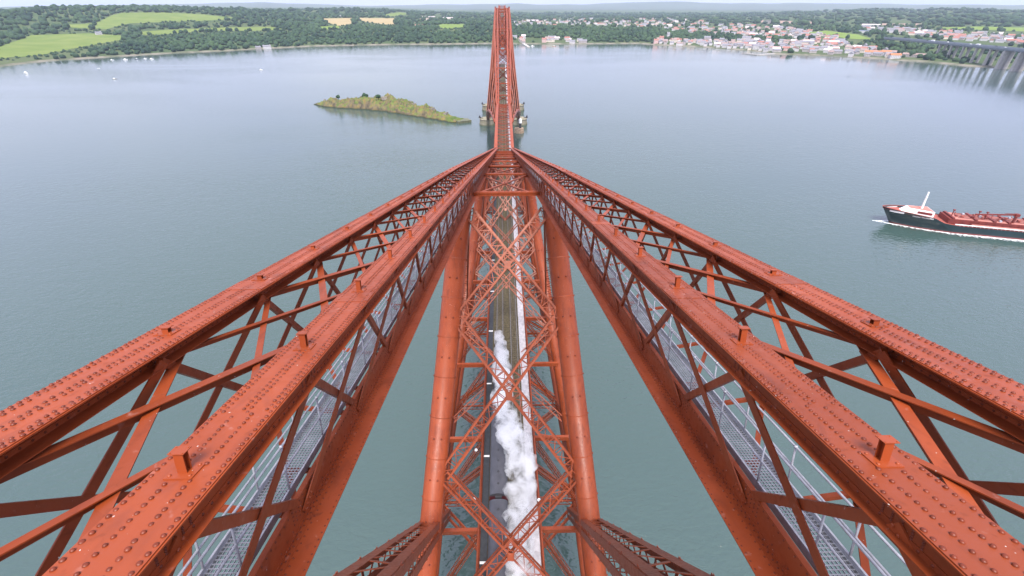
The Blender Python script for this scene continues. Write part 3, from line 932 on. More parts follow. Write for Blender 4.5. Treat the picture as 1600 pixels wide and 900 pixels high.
# ---- far cantilever towers
def far_tower(Y0):
    T = empty('cantilever_tower', (0, Y0, 0))
    def B(m, name, smooth=False, kind=None):
        return m.build(name, RED, T, smooth=smooth, kind=kind)
    LEN = 79.0
    ends = ((0.0, -1), (LEN, 1))
    for yb, dr in ends:
        for s in (-1, 1):
            m = MB(); m.tube([(s * 16.8, yb, 6.5), (s * 5.9, yb, 108.5)], 1.83, 16); B(m, 'leg', True)
            P = lambda t, k: (lambda q: np.array((q[0], yb + dr * t, q[2])))(chord(k, s, t))
            tt = list(np.linspace(0, 207, 12))
            for k in ('ti', 'to'):
                m = MB(); m.sweep([(-.5, -.65), (.5, -.65), (.5, 0), (-.5, 0)], [P(t, k) for t in tt], XV, (0, 0, 1)); B(m, 'top_chord')
            for k in ('bi', 'bo'):
                m = MB(); m.sweep([(-.35, 0), (.35, 0), (.35, .6), (-.35, .6)], [P(t, k) for t in tt], XV, (0, 0, 1)); B(m, 'bottom_chord')
            lm = MB()
            for k in range(30):
                t, t2 = k * 6.8, (k + 1) * 6.8
                for a, b in (('ti', 'bi'), ('to', 'bo')):
                    lm.bar(P(t, a), P(t2, b), .22, .1); lm.bar(P(t, b), P(t2, a), .22, .1)
                lm.bar(P(t, 'ti') - (0, 0, .3), P(t2, 'to') - (0, 0, .3), .25, .1)
            B(lm, 'lacing', kind='stuff')
            G = lambda p: np.array((p[0], yb + dr * p[1], p[2]))
            m = MB(); m.tube([G(bot_mid(t, s)) for t in JB], [1.83, 1.75, 1.6, 1.4, 1.2, 1.0, .9], 14); B(m, 'bottom_member', True)
            for i in range(6):
                t, b = strut_pts(i, s)
                m = MB(); m.tube([G(t), G(b)], RAD[i], 12); B(m, 'strut', True)
                p, q = G(top_mid(JT[i], s, 2.0)), G(bot_mid(JB[i + 1], s))
                for w in (-1, 1):
                    m = MB(); m.bar(p + XV * w * TIEW[i] * .42, q + XV * w * TIEW[i] * .42, .45, .9); B(m, 'tie')
        for i in range(6):
            tl, bl_ = strut_pts(i, -1)
            G = lambda p, sx: np.array((sx * -p[0] if sx > 0 else p[0], yb + dr * p[1], p[2]))
            n = 5 if i < 2 else 3
            for k in range(n):
                a, b = tl + (bl_ - tl) * k / n, tl + (bl_ - tl) * (k + 1) / n
                mm = np.array((-1, 1, 1))
                gy = lambda p: np.array((p[0], yb + dr * p[1], p[2]))
                m = MB(); m.bar(gy(a), gy(b * mm), .55, .4); B(m, 'wind_brace')
                m = MB(); m.bar(gy(a * mm), gy(b), .54, .39); B(m, 'wind_brace')
            m = MB(); a = tl; m.bar(gy(a), gy(a * mm), .6, .6); B(m, 'cross_beam')
        # bracing between the legs
        for k in range(5):
            z0, z1 = 6.5 + 20 * k, 26.5 + 20 * k
            xa, xb = np.interp([z0, z1], [6.5, 108.5], [16.8, 5.9])
            if 40 < z0 < 50: continue
            for s in (-1, 1):
                m = MB(); m.bar((s * xa, yb, z0), (-s * xb, yb + .02 * s, z1), .8, .6); B(m, 'wind_brace')
            m = MB(); m.bar((-xb, yb, z1), (xb, yb, z1), .8, .8); B(m, 'cross_beam')
    for s in (-1, 1):
        for x in (x_in(0), x_out(0)):
            m = MB(); m.bar((s * x, 0, 109.6), (s * x, LEN, 109.6), .95, .7); B(m, 'top_chord')
        lm = MB()
        for k in range(20):
            y, y2 = LEN * k / 20, LEN * (k + 1) / 20
            lm.bar((s * x_in(0), y, 109.3), (s * x_out(0), y2, 109.4), .25, .1); lm.bar((s * x_out(0), y, 109.2), (s * x_in(0), y2, 109.2), .25, .1)
        B(lm, 'lacing', kind='stuff')
        for z0, z1 in ((8, 107), (107, 8)):
            x0, x1 = np.interp([z0, z1], [6.5, 108.5], [16.8, 5.9])
            m = MB(); m.tube([(s * x0, 0, z0), (s * x1, LEN, z1)], 1.2, 12); B(m, 'strut', True)
        m = MB(); m.bar((s * 16.8, 0, 8), (s * 16.8, LEN, 8), 2.4, 2.4); B(m, 'base_girder')
        # maintenance rail on the tower top
        m = MB(); m.bar((s * 7.4, 0, 111.0), (s * 7.4, LEN, 111.0), .12, .12)
        for k in range(14): m.bar((s * 7.4, LEN * k / 13, 109.9), (s * 7.4, LEN * k / 13, 111.0), .1, .1)
        B(m, 'handrail')
    for k in range(5):
        m = MB(); m.bar((-6.5, LEN * k / 4, 108.7), (6.5, LEN * k / 4, 108.7), .8, .8); B(m, 'cross_beam')
    return T
ft = far_tower(521.0)
tag(ft, 'red cantilever tower standing on round stone piers beyond the truss span', 'bridge tower')
ft2 = copy_tree(ft)
ft2.location = (0, 1121.0, 0)
tag(ft2, 'farthest red cantilever tower, in line behind the one on round piers', 'bridge tower')

# ---- piers
def stone_pier():
    o = empty('stone_pier')
    nseg = 40
    m = MB()
    prof = [(9.6, -1), (9.4, 1.2)]
    m.tube([(0, 0, z) for r, z in prof], [r for r, z in prof], nseg); m.build('wet_footing', STONED, o)
    # granite courses of separate blocks
    zc = 1.2
    for c in range(6):
        r = 9.2 - .12 * c
        m = MB()
        nb = 22
        for k in range(nb):
            a0, a1 = 2 * math.pi * (k + .5 * (c % 2)) / nb + .012, 2 * math.pi * (k + 1 + .5 * (c % 2)) / nb - .012
            ri = r - 1.2; ro = r + random.uniform(-.04, .04)
            am = (a0 + a1) / 2
            ring = [(ro * math.cos(a0), ro * math.sin(a0)), (ro * math.cos(am), ro * math.sin(am)), (ro * math.cos(a1), ro * math.sin(a1)), (ri * math.cos(a1), ri * math.sin(a1)), (ri * math.cos(a0), ri * math.sin(a0))]
            n5 = len(ring)
            m.add([(x, y, zc + .02) for x, y in ring] + [(x, y, zc + .78) for x, y in ring],
                  [tuple(range(n5))[::-1], tuple(range(n5, 2 * n5))] + [(i, (i + 1) % n5, n5 + (i + 1) % n5, n5 + i) for i in range(n5)])
        m.build('stone_course', STONE, o)
        zc += .8
    m = MB(); m.tube([(0, 0, 1.0), (0, 0, zc)], [8.6, 8.0], nseg); m.build('core', STONED, o)
    m = MB(); m.tube([(0, 0, zc + .004), (0, 0, zc + .6)], [9.1, 9.1], nseg); m.build('coping', STONE, o)
    return o, zc + .6
pier0, PTOP = stone_pier()
first = True
for Y0 in (521.0, 600.0):
    for s in (-1, 1):
        p = pier0 if first else copy_tree(pier0)
        first = False
        p.location = (s * 17.2, Y0, 0)
        near_ = Y0 < 550
        tag(p, f"round granite pier at the {'nearer' if near_ else 'farther'} {'left' if s < 0 else 'right'} foot of the far bridge tower", 'bridge pier', 'round granite bridge piers')
        fo = empty('navigation_platform', (s * 26.0, Y0, PTOP))
        tag(fo, f"dark iron platform jutting from the {'nearer' if near_ else 'farther'} {'left' if s < 0 else 'right'} granite pier", 'platform', 'iron platforms on the piers')
        m = MB(); m.bar((-s * 3.5, 0, .25), (s * 1.2, 0, .9), 1.0, .5); m.build('arm', BLACKM, fo)
        m = MB(); m.box(-1.3, 1.3, -1.3, 1.3, .9, 1.2); m.build('floor', BLACKM, fo)
        m = MB(); m.tube([(0, 0, 1.2), (0, 0, 2.6)], [1.0, .7], 10); m.tube([(0, 0, 2.6), (0, 0, 3.1)], [.75, .2], 10); m.build('lantern', BLACKM, fo)
# beacon on a stump of an abandoned pier
bc = empty('harbour_beacon', tuple(at(811, 207)))
tag(bc, 'small white lantern beacon on a brick stump beside the right bridge pier', 'beacon')
m = MB(); m.tube([(0, 0, -1), (0, 0, 2.0), (0, 0, 4.6)], [5.4, 5.1, 4.7], 18); m.build('brick_stump', mat('old_brick', (.22, .15, .10), .9, second=(.34, .26, .18), scale=.9, bump=.5, bscale=3), bc)
m = MB(); m.tube([(1.2, 0, 4.6), (1.2, 0, 9.5)], [1.3, 1.0], 12); m.build('stem', BLACKM, bc)
m = MB(); m.tube([(1.2, 0, 9.5), (1.2, 0, 12.6), (1.2, 0, 13.4), (1.2, 0, 14.6)], [1.6, 1.6, 1.2, .15], 12); m.build('lantern', WHITE, bc)

# ---- railway deck
DK = 48.0
deck = empty('railway_deck', (0, 0, DK))
tag(deck, 'double track railway deck running through the red bridge', 'railway')
YA, YB = 4.0, 645.0
def dbox(name, mt, x0, x1, z0, z1, y0=YA, y1=YB):
    m = MB(); m.box(x0, x1, y0, y1, z0, z1); return m.build(name, mt, deck)
dbox('track_bed', BALLAST, -3.25, 2.80, -.5, 0.0)
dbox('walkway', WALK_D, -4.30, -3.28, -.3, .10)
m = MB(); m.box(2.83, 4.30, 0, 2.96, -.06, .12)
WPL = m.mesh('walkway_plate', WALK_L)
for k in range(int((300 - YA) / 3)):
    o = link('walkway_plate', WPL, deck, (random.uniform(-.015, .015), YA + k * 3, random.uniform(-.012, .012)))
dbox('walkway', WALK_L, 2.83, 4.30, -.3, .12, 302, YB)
for x in (-4.55, 4.55): dbox('edge_girder', RED, x - .22, x + .22, -1.6, .25)
for c in (-1.65, 1.65):
    for g in (-.7175, .7175):
        m = MB(); x = c + g
        m.sweep([(-.075, 0), (.075, 0), (.075, .02), (.02, .04), (.02, .11), (.036, .12), (.036, .16), (-.036, .16), (-.036, .12), (-.02, .11), (-.02, .04), (-.075, .02)], [(x, YA, .085), (x, YB, .085)], XV, (0, 0, 1))
        m.build('rail', RAILM, deck)
    m = MB()
    for i in range(int(300 / .7)): m.box(c - 1.25, c + 1.25, YA + i * .7, YA + i * .7 + .25, .003, .083)
    m.build('sleepers', SLEEPER, deck, kind='stuff')
    for g in (-.35, .35):
        m = MB(); m.box(c + g - .11, c + g + .11, YA, YB, .085, .11); m.build('guard_timber', SLEEPER, deck)
for k in range(12):
    m = MB(); m.box(-4.28, -3.3, 15 + k * 17.5, 15.35 + k * 17.5, .104, .112); m.build('walkway_mark', WHITE, deck)
for s in (-1, 1):
    m = MB()
    y = YA
    for z in (.35, .75, 1.15, 1.5): m.bar((s * 4.55, YA, z), (s * 4.55, YB, z), .07 if z < 1.4 else .16, .07)
    for i in range(int((330 - YA) / 1.5)):
        yy = YA + i * 1.5
        m.bar((s * 4.55, yy, .25), (s * 4.55, yy, 1.5), .07, .07)
        m.bar((s * 4.55, yy, .3), (s * 4.55, yy + 1.5, 1.45), .045, .03); m.bar((s * 4.55, yy, 1.45), (s * 4.55, yy + 1.5, .3), .045, .03)
    m.build('parapet', RED, deck)
for k, (u, v) in enumerate(((744, 703), (741, 780), (842, 781))):
    p = at(u, v, DK + 2.0)
    lo = empty('deck_lamp', (p[0], p[1], DK + 1.5))
    tag(lo, ['round white lamp beside the left parapet, far side of the coach', 'round white lamp beside the left parapet near the coach end', 'round white lamp beside the right parapet'][k], 'lamp', 'lamps along the railway')
    sx = 1 if p[0] > 0 else -1
    xi = sx * 4.62 - p[0]
    m = MB(); m.bar((xi, 0, -.2), (0, 0, .15), .06, .06); m.bar((0, 0, .15), (0, 0, .45), .06, .06); m.build('bracket', BLACKM, lo)
    m = MB(); m.dome((0, 0, .45), (0, 0, 1), .27, .26, 14); m.dome((0, 0, .455), (0, 0, -1), .25, .14, 14); m.build('globe', WHITE, lo, smooth=True)

# ---- maintenance walkways inside the top members
for s in (-1, 1):
    wk = empty('maintenance_walkway', (0, 0, 0))
    tag(wk, f"galvanised grating walkway with handrails inside the {'left' if s < 0 else 'right'} top member", 'walkway', 'grating walkways in the top members')
    XL, XR = .56, 1.22                     # outward of the inner chord
    dn = 3.25
    def W(t, xo, up): return np.array((s * (x_in(t) + xo), t, ztop(t) - dn * depth(t) / 3.64)) + UPV * up
    tt = [1.5 + 4 * i for i in range(44)]
    gm = MB()
    for xo in np.linspace(XL + .03, XR - .03, 9): gm.sweep([(-.006, -.03), (.006, -.03), (.006, 0), (-.006, 0)], [W(t, xo, 0) for t in tt], XV, UPV)
    t = 1.5
    while t < 60:
        gm.bar(W(t, XL, -.012), W(t, XR, -.012), .014, .022, UPV); t += .085 if t < 16 else .2
    gm.build('grating', GRATE, wk)
    for xo in (XL, XR):
        m = MB(); m.sweep([(-.02, -.10), (.02, -.10), (.02, .09), (-.02, .09)], [W(t, xo, 0) for t in tt], XV, UPV); m.build('kick_plate', GALV, wk)
    hi = {XL: 1.15, XR: .95}
    for xo in (XL, XR):
        for hh in (hi[xo], hi[xo] * .52):
            m = MB(); m.tube([W(t, xo, hh) for t in tt], .024, 8, cap=False); m.build('handrail', GALV, wk, smooth=True)
        pk = MB()
        for i in range(70):
            t = 2.3 + i * 1.77
            m = MB() if t < 30 else pk
            m.tube([W(t, xo, -.08), W(t, xo, hi[xo])], .022, 8)
            m.tube([W(t, xo, hi[xo] - .03), W(t, xo, hi[xo] + .03)], .036, 8)
            if t < 30: m.build('rail_post', GALV, wk, smooth=True)
        pk.build('rail_posts', GALV, wk, kind='stuff')
    for i in range(46):
        t = 3.2 + i * STN
        m = MB(); m.bar(W(t, .22, -.17), W(t, 1.26, -.17), .09, .10, UPV); m.build('bearer', RED, wk)

# ---- train
def coach(y0, y1, label):
    o = empty('railway_coach', (-1.65, (y0 + y1) / 2, DK + .24))
    tag(o, label, 'train coach', 'coaches of the steam train')
    h = (y1 - y0) / 2
    prof = [(-1.36, .9), (1.36, .9), (1.38, 2.1), (1.34, 2.95), (-1.34, 2.95), (-1.38, 2.1)]
    m = MB(); m.sweep(prof, [(0, -h, 0), (0, h, 0)], XV, (0, 0, 1)); m.build('body', COACH, o)
    arc = [(1.40 * math.cos(a), 2.955 + .78 * math.sin(a)) for a in np.linspace(0, math.pi, 17)]
    m = MB(); m.sweep(arc, [(0, -h - .06, 0), (0, h + .06, 0)], XV, (0, 0, 1)); ro = m.build('roof', ROOFG, o)
    for k in range(9):
        for x in (-.05,):
            m = MB(); yv = -h + 1.6 + k * (2 * h - 3.2) / 8
            m.tube([(x, yv, 3.72), (x, yv, 3.80), (x, yv, 3.86)], [.16, .20, .10], 10); m.build('roof_vent', BLACKM, ro, smooth=True)
    for k in range(7):
        m = MB(); yv = -h + (k + .5) * 2 * h / 7
        m.sweep([(1.408 * math.cos(a), 2.958 + .788 * math.sin(a)) for a in np.linspace(.02, math.pi - .02, 15)] + [(1.38 * math.cos(a), 2.95 + .765 * math.sin(a)) for a in np.linspace(math.pi - .02, .02, 15)], [(0, yv - .03, 0), (0, yv + .03, 0)], XV, (0, 0, 1)); m.build('roof_rib', ROOFG, ro)
    for s in (-1, 1):
        for k in range(8):
            m = MB(); yv = -h + 1.6 + k * (2 * h - 3.2) / 7
            m.box(s * 1.375 if s > 0 else -1.395, s * 1.395 if s > 0 else -1.375, yv - .6, yv + .6, 1.85, 2.65); m.build('window', GLASS, o)
    for e in (-1, 1):
        m = MB(); m.box(-1.15, 1.15, e * (h - 2.6) - 1.3, e * (h - 2.6) + 1.3, .35, .85); bo = m.build('bogie', BLACKM, o)
        for w in (-1, 1):
            for s in (-1, 1):
                m = MB(); m.tube([(s * .66, e * (h - 2.6) + w * .9, .45), (s * .8, e * (h - 2.6) + w * .9, .45)], .45, 16); m.build('wheel', RAILM, bo)
    m = MB(); m.box(-.5, .5, -h - .36, -h - .001, 1.0, 3.1); m.build('gangway', BLACKM, o)
coach(20.0, 39.7, 'dark roofed railway coach nearest the camera, half under the red crossing braces')
coach(40.7, 60.2, 'grey roofed railway coach with a row of roof vents, partly under steam')
lo = empty('steam_locomotive', (-1.65, 70.0, DK + .24))
tag(lo, 'black steam locomotive hidden under its own white plume', 'locomotive')
m = MB(); m.tube([(0, -1.5, 2.55), (0, 5.5, 2.55)], [.95, .85], 20); m.tube([(0, 5.5, 2.55), (0, 7.3, 2.55)], [.92, .92], 20); m.build('boiler', BLACKM, lo, smooth=True)
m = MB(); m.tube([(0, 6.4, 3.3), (0, 6.4, 3.95)], [.32, .38], 14); m.build('chimney', BLACKM, lo)
m = MB(); m.dome((0, 3, 3.35), (0, 0, 1), .45, .45, 14); m.build('dome', BLACKM, lo, smooth=True)
m = MB(); m.box(-1.3, 1.3, -3.9, -1.5, 1.2, 3.1); m.sweep([(1.4 * math.cos(a), 3.1 + .6 * math.sin(a)) for a in np.linspace(0, math.pi, 12)], [(0, -4.2, 0), (0, -1.4, 0)], XV, (0, 0, 1)); m.build('cab', BLACKM, lo)
m = MB(); m.box(-1.2, 1.2, -4.0, 7.8, .95, 1.2); m.build('footplate', BLACKM, lo)
for s in (-1, 1):
    for yv, r in ((-2, .9), (.2, .9), (2.4, .9), (5.5, .45), (7, .45)):
        m = MB(); m.tube([(s * .66, yv, r), (s * .8, yv, r)], r, 20); m.build('wheel', BLACKM, lo)
td = empty('locomotive_tender', (-1.65, 63.2, DK + .24))
tag(td, 'black coal tender between the locomotive and the coaches', 'tender')
m = MB(); m.box(-1.3, 1.3, -2.6, 2.4, 1.0, 2.9); m.build('tank', BLACKM, td)
m = MB(); m.box(-1.0, 1.0, -1.2, 2.0, 2.9, 3.2); m.build('coal', mat('coal', (.015, .015, .016), .5, var=.3, bump=1, bscale=4), td)
for s in (-1, 1):
    for yv in (-1.7, 0, 1.7):
        m = MB(); m.tube([(s * .66, yv, .55), (s * .8, yv, .55)], .55, 16); m.build('wheel', BLACKM, td)

# ---- steam plume
sm = bpy.data.materials.new('steam'); sm.use_nodes = True
n = sm.node_tree.nodes; l = sm.node_tree.links
n.remove(n['Principled BSDF'])
pv = n.new('ShaderNodeVolumePrincipled')
pv.inputs['Color'].default_value = (1, 1, 1, 1)
pv.inputs['Anisotropy'].default_value = .2
tc = n.new('ShaderNodeTexCoord'); no = n.new('ShaderNodeTexNoise'); no.inputs['Scale'].default_value = .5; no.inputs['Detail'].default_value = 8; no.inputs['Roughness'].default_value = .68; no.inputs['Distortion'].default_value = .6
l.new(tc.outputs['Object'], no.inputs['Vector'])
mr = n.new('ShaderNodeMapRange'); mr.inputs['From Min'].default_value = .45; mr.inputs['From Max'].default_value = .74; mr.inputs['To Min'].default_value = 0; mr.inputs['To Max'].default_value = 2.6
l.new(no.outputs['Fac'], mr.inputs['Value']); l.new(mr.outputs['Result'], pv.inputs['Density'])
l.new(pv.outputs['Volume'], n['Material Output'].inputs['Volume'])
path = [(779, 518, 54, .8), (783, 545, 55, 1.3), (784, 575, 56, 1.7), (784, 605, 56.5, 1.9), (788, 640, 56, 2.0), (801, 680, 55.5, 2.3), (811, 715, 55, 2.3), (815, 745, 55, 2.0), (811, 785, 55, 1.8), (813, 830, 55, 2.1), (813, 875, 55, 1.9), (813, 935, 55, 1.9)]
cen = [np.array((*at(u, v, z)[:2], z)) for u, v, z, r in path]
rad = [p[3] for p in path]
pm_ = MB()
ts = np.linspace(0, len(cen) - 1, 90)
P3 = np.array(cen)
line = np.stack([np.interp(ts, range(len(cen)), P3[:, k]) for k in range(3)], -1)
rl = np.interp(ts, range(len(cen)), rad)
pm_.tube(line, list(rl), 30)
nv = []
for x, y, z in pm_.v:
    k = int(np.argmin(((line - (x, y, z)) ** 2).sum(1)))
    c = line[k]; d = np.array((x, y, z)) - c
    f = 1 + .55 * mnoise.noise((x * .45, y * .45, z * .45)) + .32 * mnoise.noise((x * 1.1, y * 1.1, z * 1.1)) + .16 * mnoise.noise((x * 2.6, y * 2.6, z * 2.6))
    nv.append(tuple(c + d * max(.25, f)))
pm_.v = nv
so = pm_.build('steam', sm, smooth=True)
tag(so, 'white steam plume drifting back over the train', 'steam', kind='stuff')

# ================================================================== FAR SHORE: houses, road bridge
WALLS = {'white': mat('white_render', (.48, .465, .48), .8, var=.08, scale=.2), 'cream': mat('cream_render', (.60, .53, .46), .8, var=.1, scale=.2),
         'grey stone': mat('grey_stone_wall', (.33, .30, .29), .85, var=.2, scale=.3), 'pink': mat('pink_render', (.55, .38, .36), .8, var=.1, scale=.2)}
ROOFS = {'slate': mat('slate_roof', (.17, .165, .19), .7, var=.2, scale=.3), 'red': mat('red_tile_roof', (.27, .115, .09), .8, var=.15, scale=.3),
         'brown': mat('brown_tile_roof', (.24, .17, .155), .8, var=.15, scale=.3), 'orange': mat('orange_tile_roof', (.38, .14, .06), .8, var=.12, scale=.3),
         'pale': mat('pale_sheet_roof', (.60, .50, .52), .6, var=.1, scale=.3), 'dark': mat('dark_flat_roof', (.06, .065, .08), .7, var=.1), 'blue': mat('blue_sheet_roof', (.12, .16, .33), .5, var=.1)}
WINM = mat('dark_window', (.05, .055, .065), .2)
def house_mesh(name, l, w, h, rh, wall, roof, chim=True, wins=True, flat=False):
    m = MB()
    x, y = l / 2, w / 2
    m.box(-x, x, -y, y, -3, h, 0)
    if flat:
        m.box(-x - .3, x + .3, -y - .3, y + .3, h + .004, h + .7, 1)
    else:
        e = .4
        m.add([(-x - e, -y - e, h - .15), (x + e, -y - e, h - .15), (x + e, y + e, h - .15), (-x - e, y + e, h - .15), (-x - e, 0, h + rh), (x + e, 0, h + rh)],
              [(0, 1, 5, 4), (2, 3, 4, 5), (0, 4, 3), (1, 2, 5), (3, 2, 1, 0)], 1)
    if chim and not flat:
        for a in (-.8, .8): m.box(a * x - .5, a * x + .5, -.45, .45, h + rh * .6, h + rh + 1.1, 0)
    if wins:
        nw = max(2, int(l / 3.2)); fl = max(1, int(h / 2.9))
        for f in range(fl):
            for k in range(nw):
                xx = -x + l * (k + .5) / nw; zz = .9 + f * 2.8
                for sg in (-1, 1):
                    y0, y1 = (sg * y, sg * (y + .05)) if sg > 0 else (-y - .05, -y)
                    m.box(xx - .55, xx + .55, y0, y1, zz, zz + 1.4, 2)
    return m.mesh(name, [wall, roof, WINM])
VAR = []
for wc, rc, wt in (('white', 'slate', 4), ('white', 'brown', 3), ('white', 'red', 2), ('cream', 'slate', 3), ('cream', 'brown', 3), ('grey stone', 'slate', 4), ('pink', 'red', 2), ('white', 'pale', 2), ('grey stone', 'brown', 2)):
    ms = [house_mesh('house', *dim, WALLS[wc], ROOFS[rc]) for dim in ((12, 9, 6.0, 3.2), (18, 9.5, 6.4, 3.4), (27, 10, 6.2, 3.4), (14, 10.5, 9.4, 3.8))]
    VAR.append((wc, rc, wt, ms))
wts = np.array([v[2] for v in VAR], float); wts /= wts.sum()
AREA = {'village': ('by the far tower shore', 'houses of the shore hamlet'), 'harbour': ('in the harbour village', 'houses of the harbour village'),
        'shorefront': ('above the right shore', 'houses above the right-hand shore'), 'hillside': ('on the wooded hillside', 'houses on the wooded hillside'),
        'plateau': ('in the distant town', 'houses of the distant town'), 'estate': ('in the housing estate', 'houses of the estate'),
        'hamlet': ('in the left woods', 'houses left of the far tower')}
SIZEW = ('small', 'mid-sized', 'long', 'tall')
placed = []
for poly, cnt, area in TOWN:
    us, vs = [p[0] for p in poly], [p[1] for p in poly]
    n = tries = 0
    while n < cnt and tries < cnt * 14:
        tries += 1
        u, v = random.uniform(min(us), max(us)), random.uniform(min(vs), max(vs))
        if not inpoly(u, v, poly): continue
        if any(inpoly(u, v, f[0]) for f in FIELDS): continue
        p = land(u, v)
        md = 13 if area in ('village', 'harbour') else 17
        if any((p[0] - q[0]) ** 2 + (p[1] - q[1]) ** 2 < md * md for q in placed[-160:]): continue
        placed.append(p)
        k = rng.choice(len(VAR), p=wts)
        wc, rc, _, ms = VAR[k]
        si = random.choice((0, 1, 1, 2, 3) if area in ('village', 'harbour') else (0, 0, 1, 1, 2))
        az = math.atan2(p[0], p[1])
        rz = -az + random.choice((0, 0, 0, math.pi / 2)) + random.uniform(-.25, .25)
        o = link('house', ms[si], None, tuple(p), (0, 0, rz))
        ph, gr = AREA[area]
        tag(o, f"{SIZEW[si]} {wc} house with {rc} roof {ph}", 'house', f"{SIZEW[si]} {wc} {rc}-roofed {gr}")
        n += 1
SPECIAL = [
    (1362, 86.5, (34, 10, 7, 3.5), 'white', 'orange', 'long white house with orange roof on the right-hand shore, leftmost of three', 0),
    (1382, 87.5, (20, 11, 9, 3.6), 'white', 'orange', 'tall white house with orange roof on the right-hand shore, middle of three', 0),
    (1397, 91, (22, 11, 7, 3.6), 'white', 'orange', 'white gabled house with orange roof on the right-hand shore, rightmost of three', .4),
    (1199, 37, (46, 14, 15, 1), 'grey stone', 'dark', 'dark flat-roofed block standing alone above the hillside houses', 0),
    (1252, 67.5, (62, 16, 6, 3), 'pink', 'pale', 'long pink hall with pale roof behind the right-hand shore', .15),
    (1346, 51, (44, 16, 7, 1), 'white', 'blue', 'blue roofed shed beside the green field above the right-hand shore', .1),
    (1360, 41.5, (70, 24, 8, 2), 'white', 'pale', 'wide white warehouse on the plateau left of the estate', 0),
    (1165, 66, (26, 14, 13, 4), 'white', 'slate', 'tall white inn rising behind the harbour front', 0),
    (1043, 61.5, (9, 9, 15, 6), 'white', 'slate', 'narrow white gabled tower house at the left end of the harbour village', .3),
    (1104, 66, (20, 12, 13, 4), 'grey stone', 'slate', 'square grey stone house rising behind the harbour village', 0),
    (1275, 78, (46, 9, 6, 2.6), 'white', 'slate', 'long white terrace with slate roof above the right-hand shore', .1),
    (1432, 90, (58, 13, 6, 3), 'grey stone', 'brown', 'long low brown boathouse on the shore below the wood', -.1),
    (418, 76.5, (22, 9, 6, 3), 'white', 'slate', 'white cottage on the small point of the left shore', 0),
    (404, 77, (14, 8, 5, 2.5), 'grey stone', 'slate', 'grey cottage beside the white one on the left shore point', .2),
    (155, 54.5, (16, 9, 6, 3), 'white', 'slate', 'white farmhouse among trees between two green fields', .3),
    (700, 30, (60, 14, 8, 2), 'cream', 'pale', 'long pale building above the woods left of the far tower', 0),
    (675, 30, (40, 16, 12, 2), 'grey stone', 'pale', 'grey block above the woods left of the far tower', 0),
    (655, 42, (34, 12, 7, 3), 'pink', 'red', 'red roofed house in the woods left of the far tower', 0),
    (832, 34, (70, 14, 7, 2.5), 'white', 'pale', 'long pale terrace just right of the far tower on the plateau', 0),
    (530, 27, (22, 10, 6, 3), 'white', 'slate', 'white farm building behind the wheat field', 0),
]
for u, v, dim, wc, rc, lab, da in SPECIAL:
    p = land(u, v)
    o = link('house', house_mesh('house', *dim, WALLS[wc], ROOFS[rc], flat=rc in ('dark', 'blue')), None, tuple(p), (0, 0, -math.atan2(p[0], p[1]) + da))
    tag(o, lab, 'building')
ORDS = ['first', 'second', 'third', 'fourth', 'fifth', 'sixth', 'seventh', 'eighth', 'ninth', 'tenth', 'eleventh', 'twelfth', 'thirteenth', 'fourteenth']
same = {}
for o in COL.objects:
    if o.get('category') == 'house': same.setdefault(o['label'], []).append(o)
for lab, lst in same.items():
    if len(lst) > 1:
        lst.sort(key=lambda o: float(proj(np.array(o.location))[0]))
        for k, o in enumerate(lst): o['label'] = f"{lab}, {ORDS[min(k, 13)]} from left"
# the rest of the distant roofs, too small to tell apart
dm = MB()
for k in range(1000):
    poly, cnt, area = TOWN[random.choice((3, 3, 4, 4, 5, 5, 2, 1, 1))]
    u, v = random.uniform(min(p[0] for p in poly), max(p[0] for p in poly)), random.uniform(min(p[1] for p in poly), max(p[1] for p in poly))
    if not inpoly(u, v, poly) or any(inpoly(u, v, f[0]) for f in FIELDS): continue
    p = land(u, v)
    if any((p[0] - q[0]) ** 2 + (p[1] - q[1]) ** 2 < 170 for q in placed): continue
    placed.append(p)
    x_, y_, h_ = random.uniform(5, 10), random.uniform(4, 5.5), random.uniform(5, 6.5)
    a_ = -math.atan2(p[0], p[1]) + random.choice((0, 0, 1.57)) + random.uniform(-.3, .3)
    hb = MB(); hb.box(-x_, x_, -y_, y_, -3, h_, 0)
    hb.add([(-x_ - .4, -y_ - .4, h_ - .15), (x_ + .4, -y_ - .4, h_ - .15), (x_ + .4, y_ + .4, h_ - .15), (-x_ - .4, y_ + .4, h_ - .15), (-x_ - .4, 0, h_ + 3.2), (x_ + .4, 0, h_ + 3.2)], [(0, 1, 5, 4), (2, 3, 4, 5), (0, 4, 3), (1, 2, 5), (3, 2, 1, 0)])
    wi, ri = random.choice((0, 0, 0, 1, 2)), random.choice((3, 3, 4, 5))
    c_, s_ = math.cos(a_), math.sin(a_)
    dm.add([(p[0] + x * c_ - y * s_, p[1] + x * s_ + y * c_, p[2] + z) for x, y, z in hb.v], hb.f[:6], wi)
    dm.add([(p[0] + x * c_ - y * s_, p[1] + x * s_ + y * c_, p[2] + z) for x, y, z in hb.v[8:]], [tuple(i - 8 for i in f) for f in hb.f[6:]], ri)
do = dm.build('distant_houses', [WALLS['white'], WALLS['cream'], WALLS['grey stone'], ROOFS['slate'], ROOFS['brown'], ROOFS['red']])
tag(do, 'mass of tiny distant houses filling the town and estate', 'houses', kind='stuff')
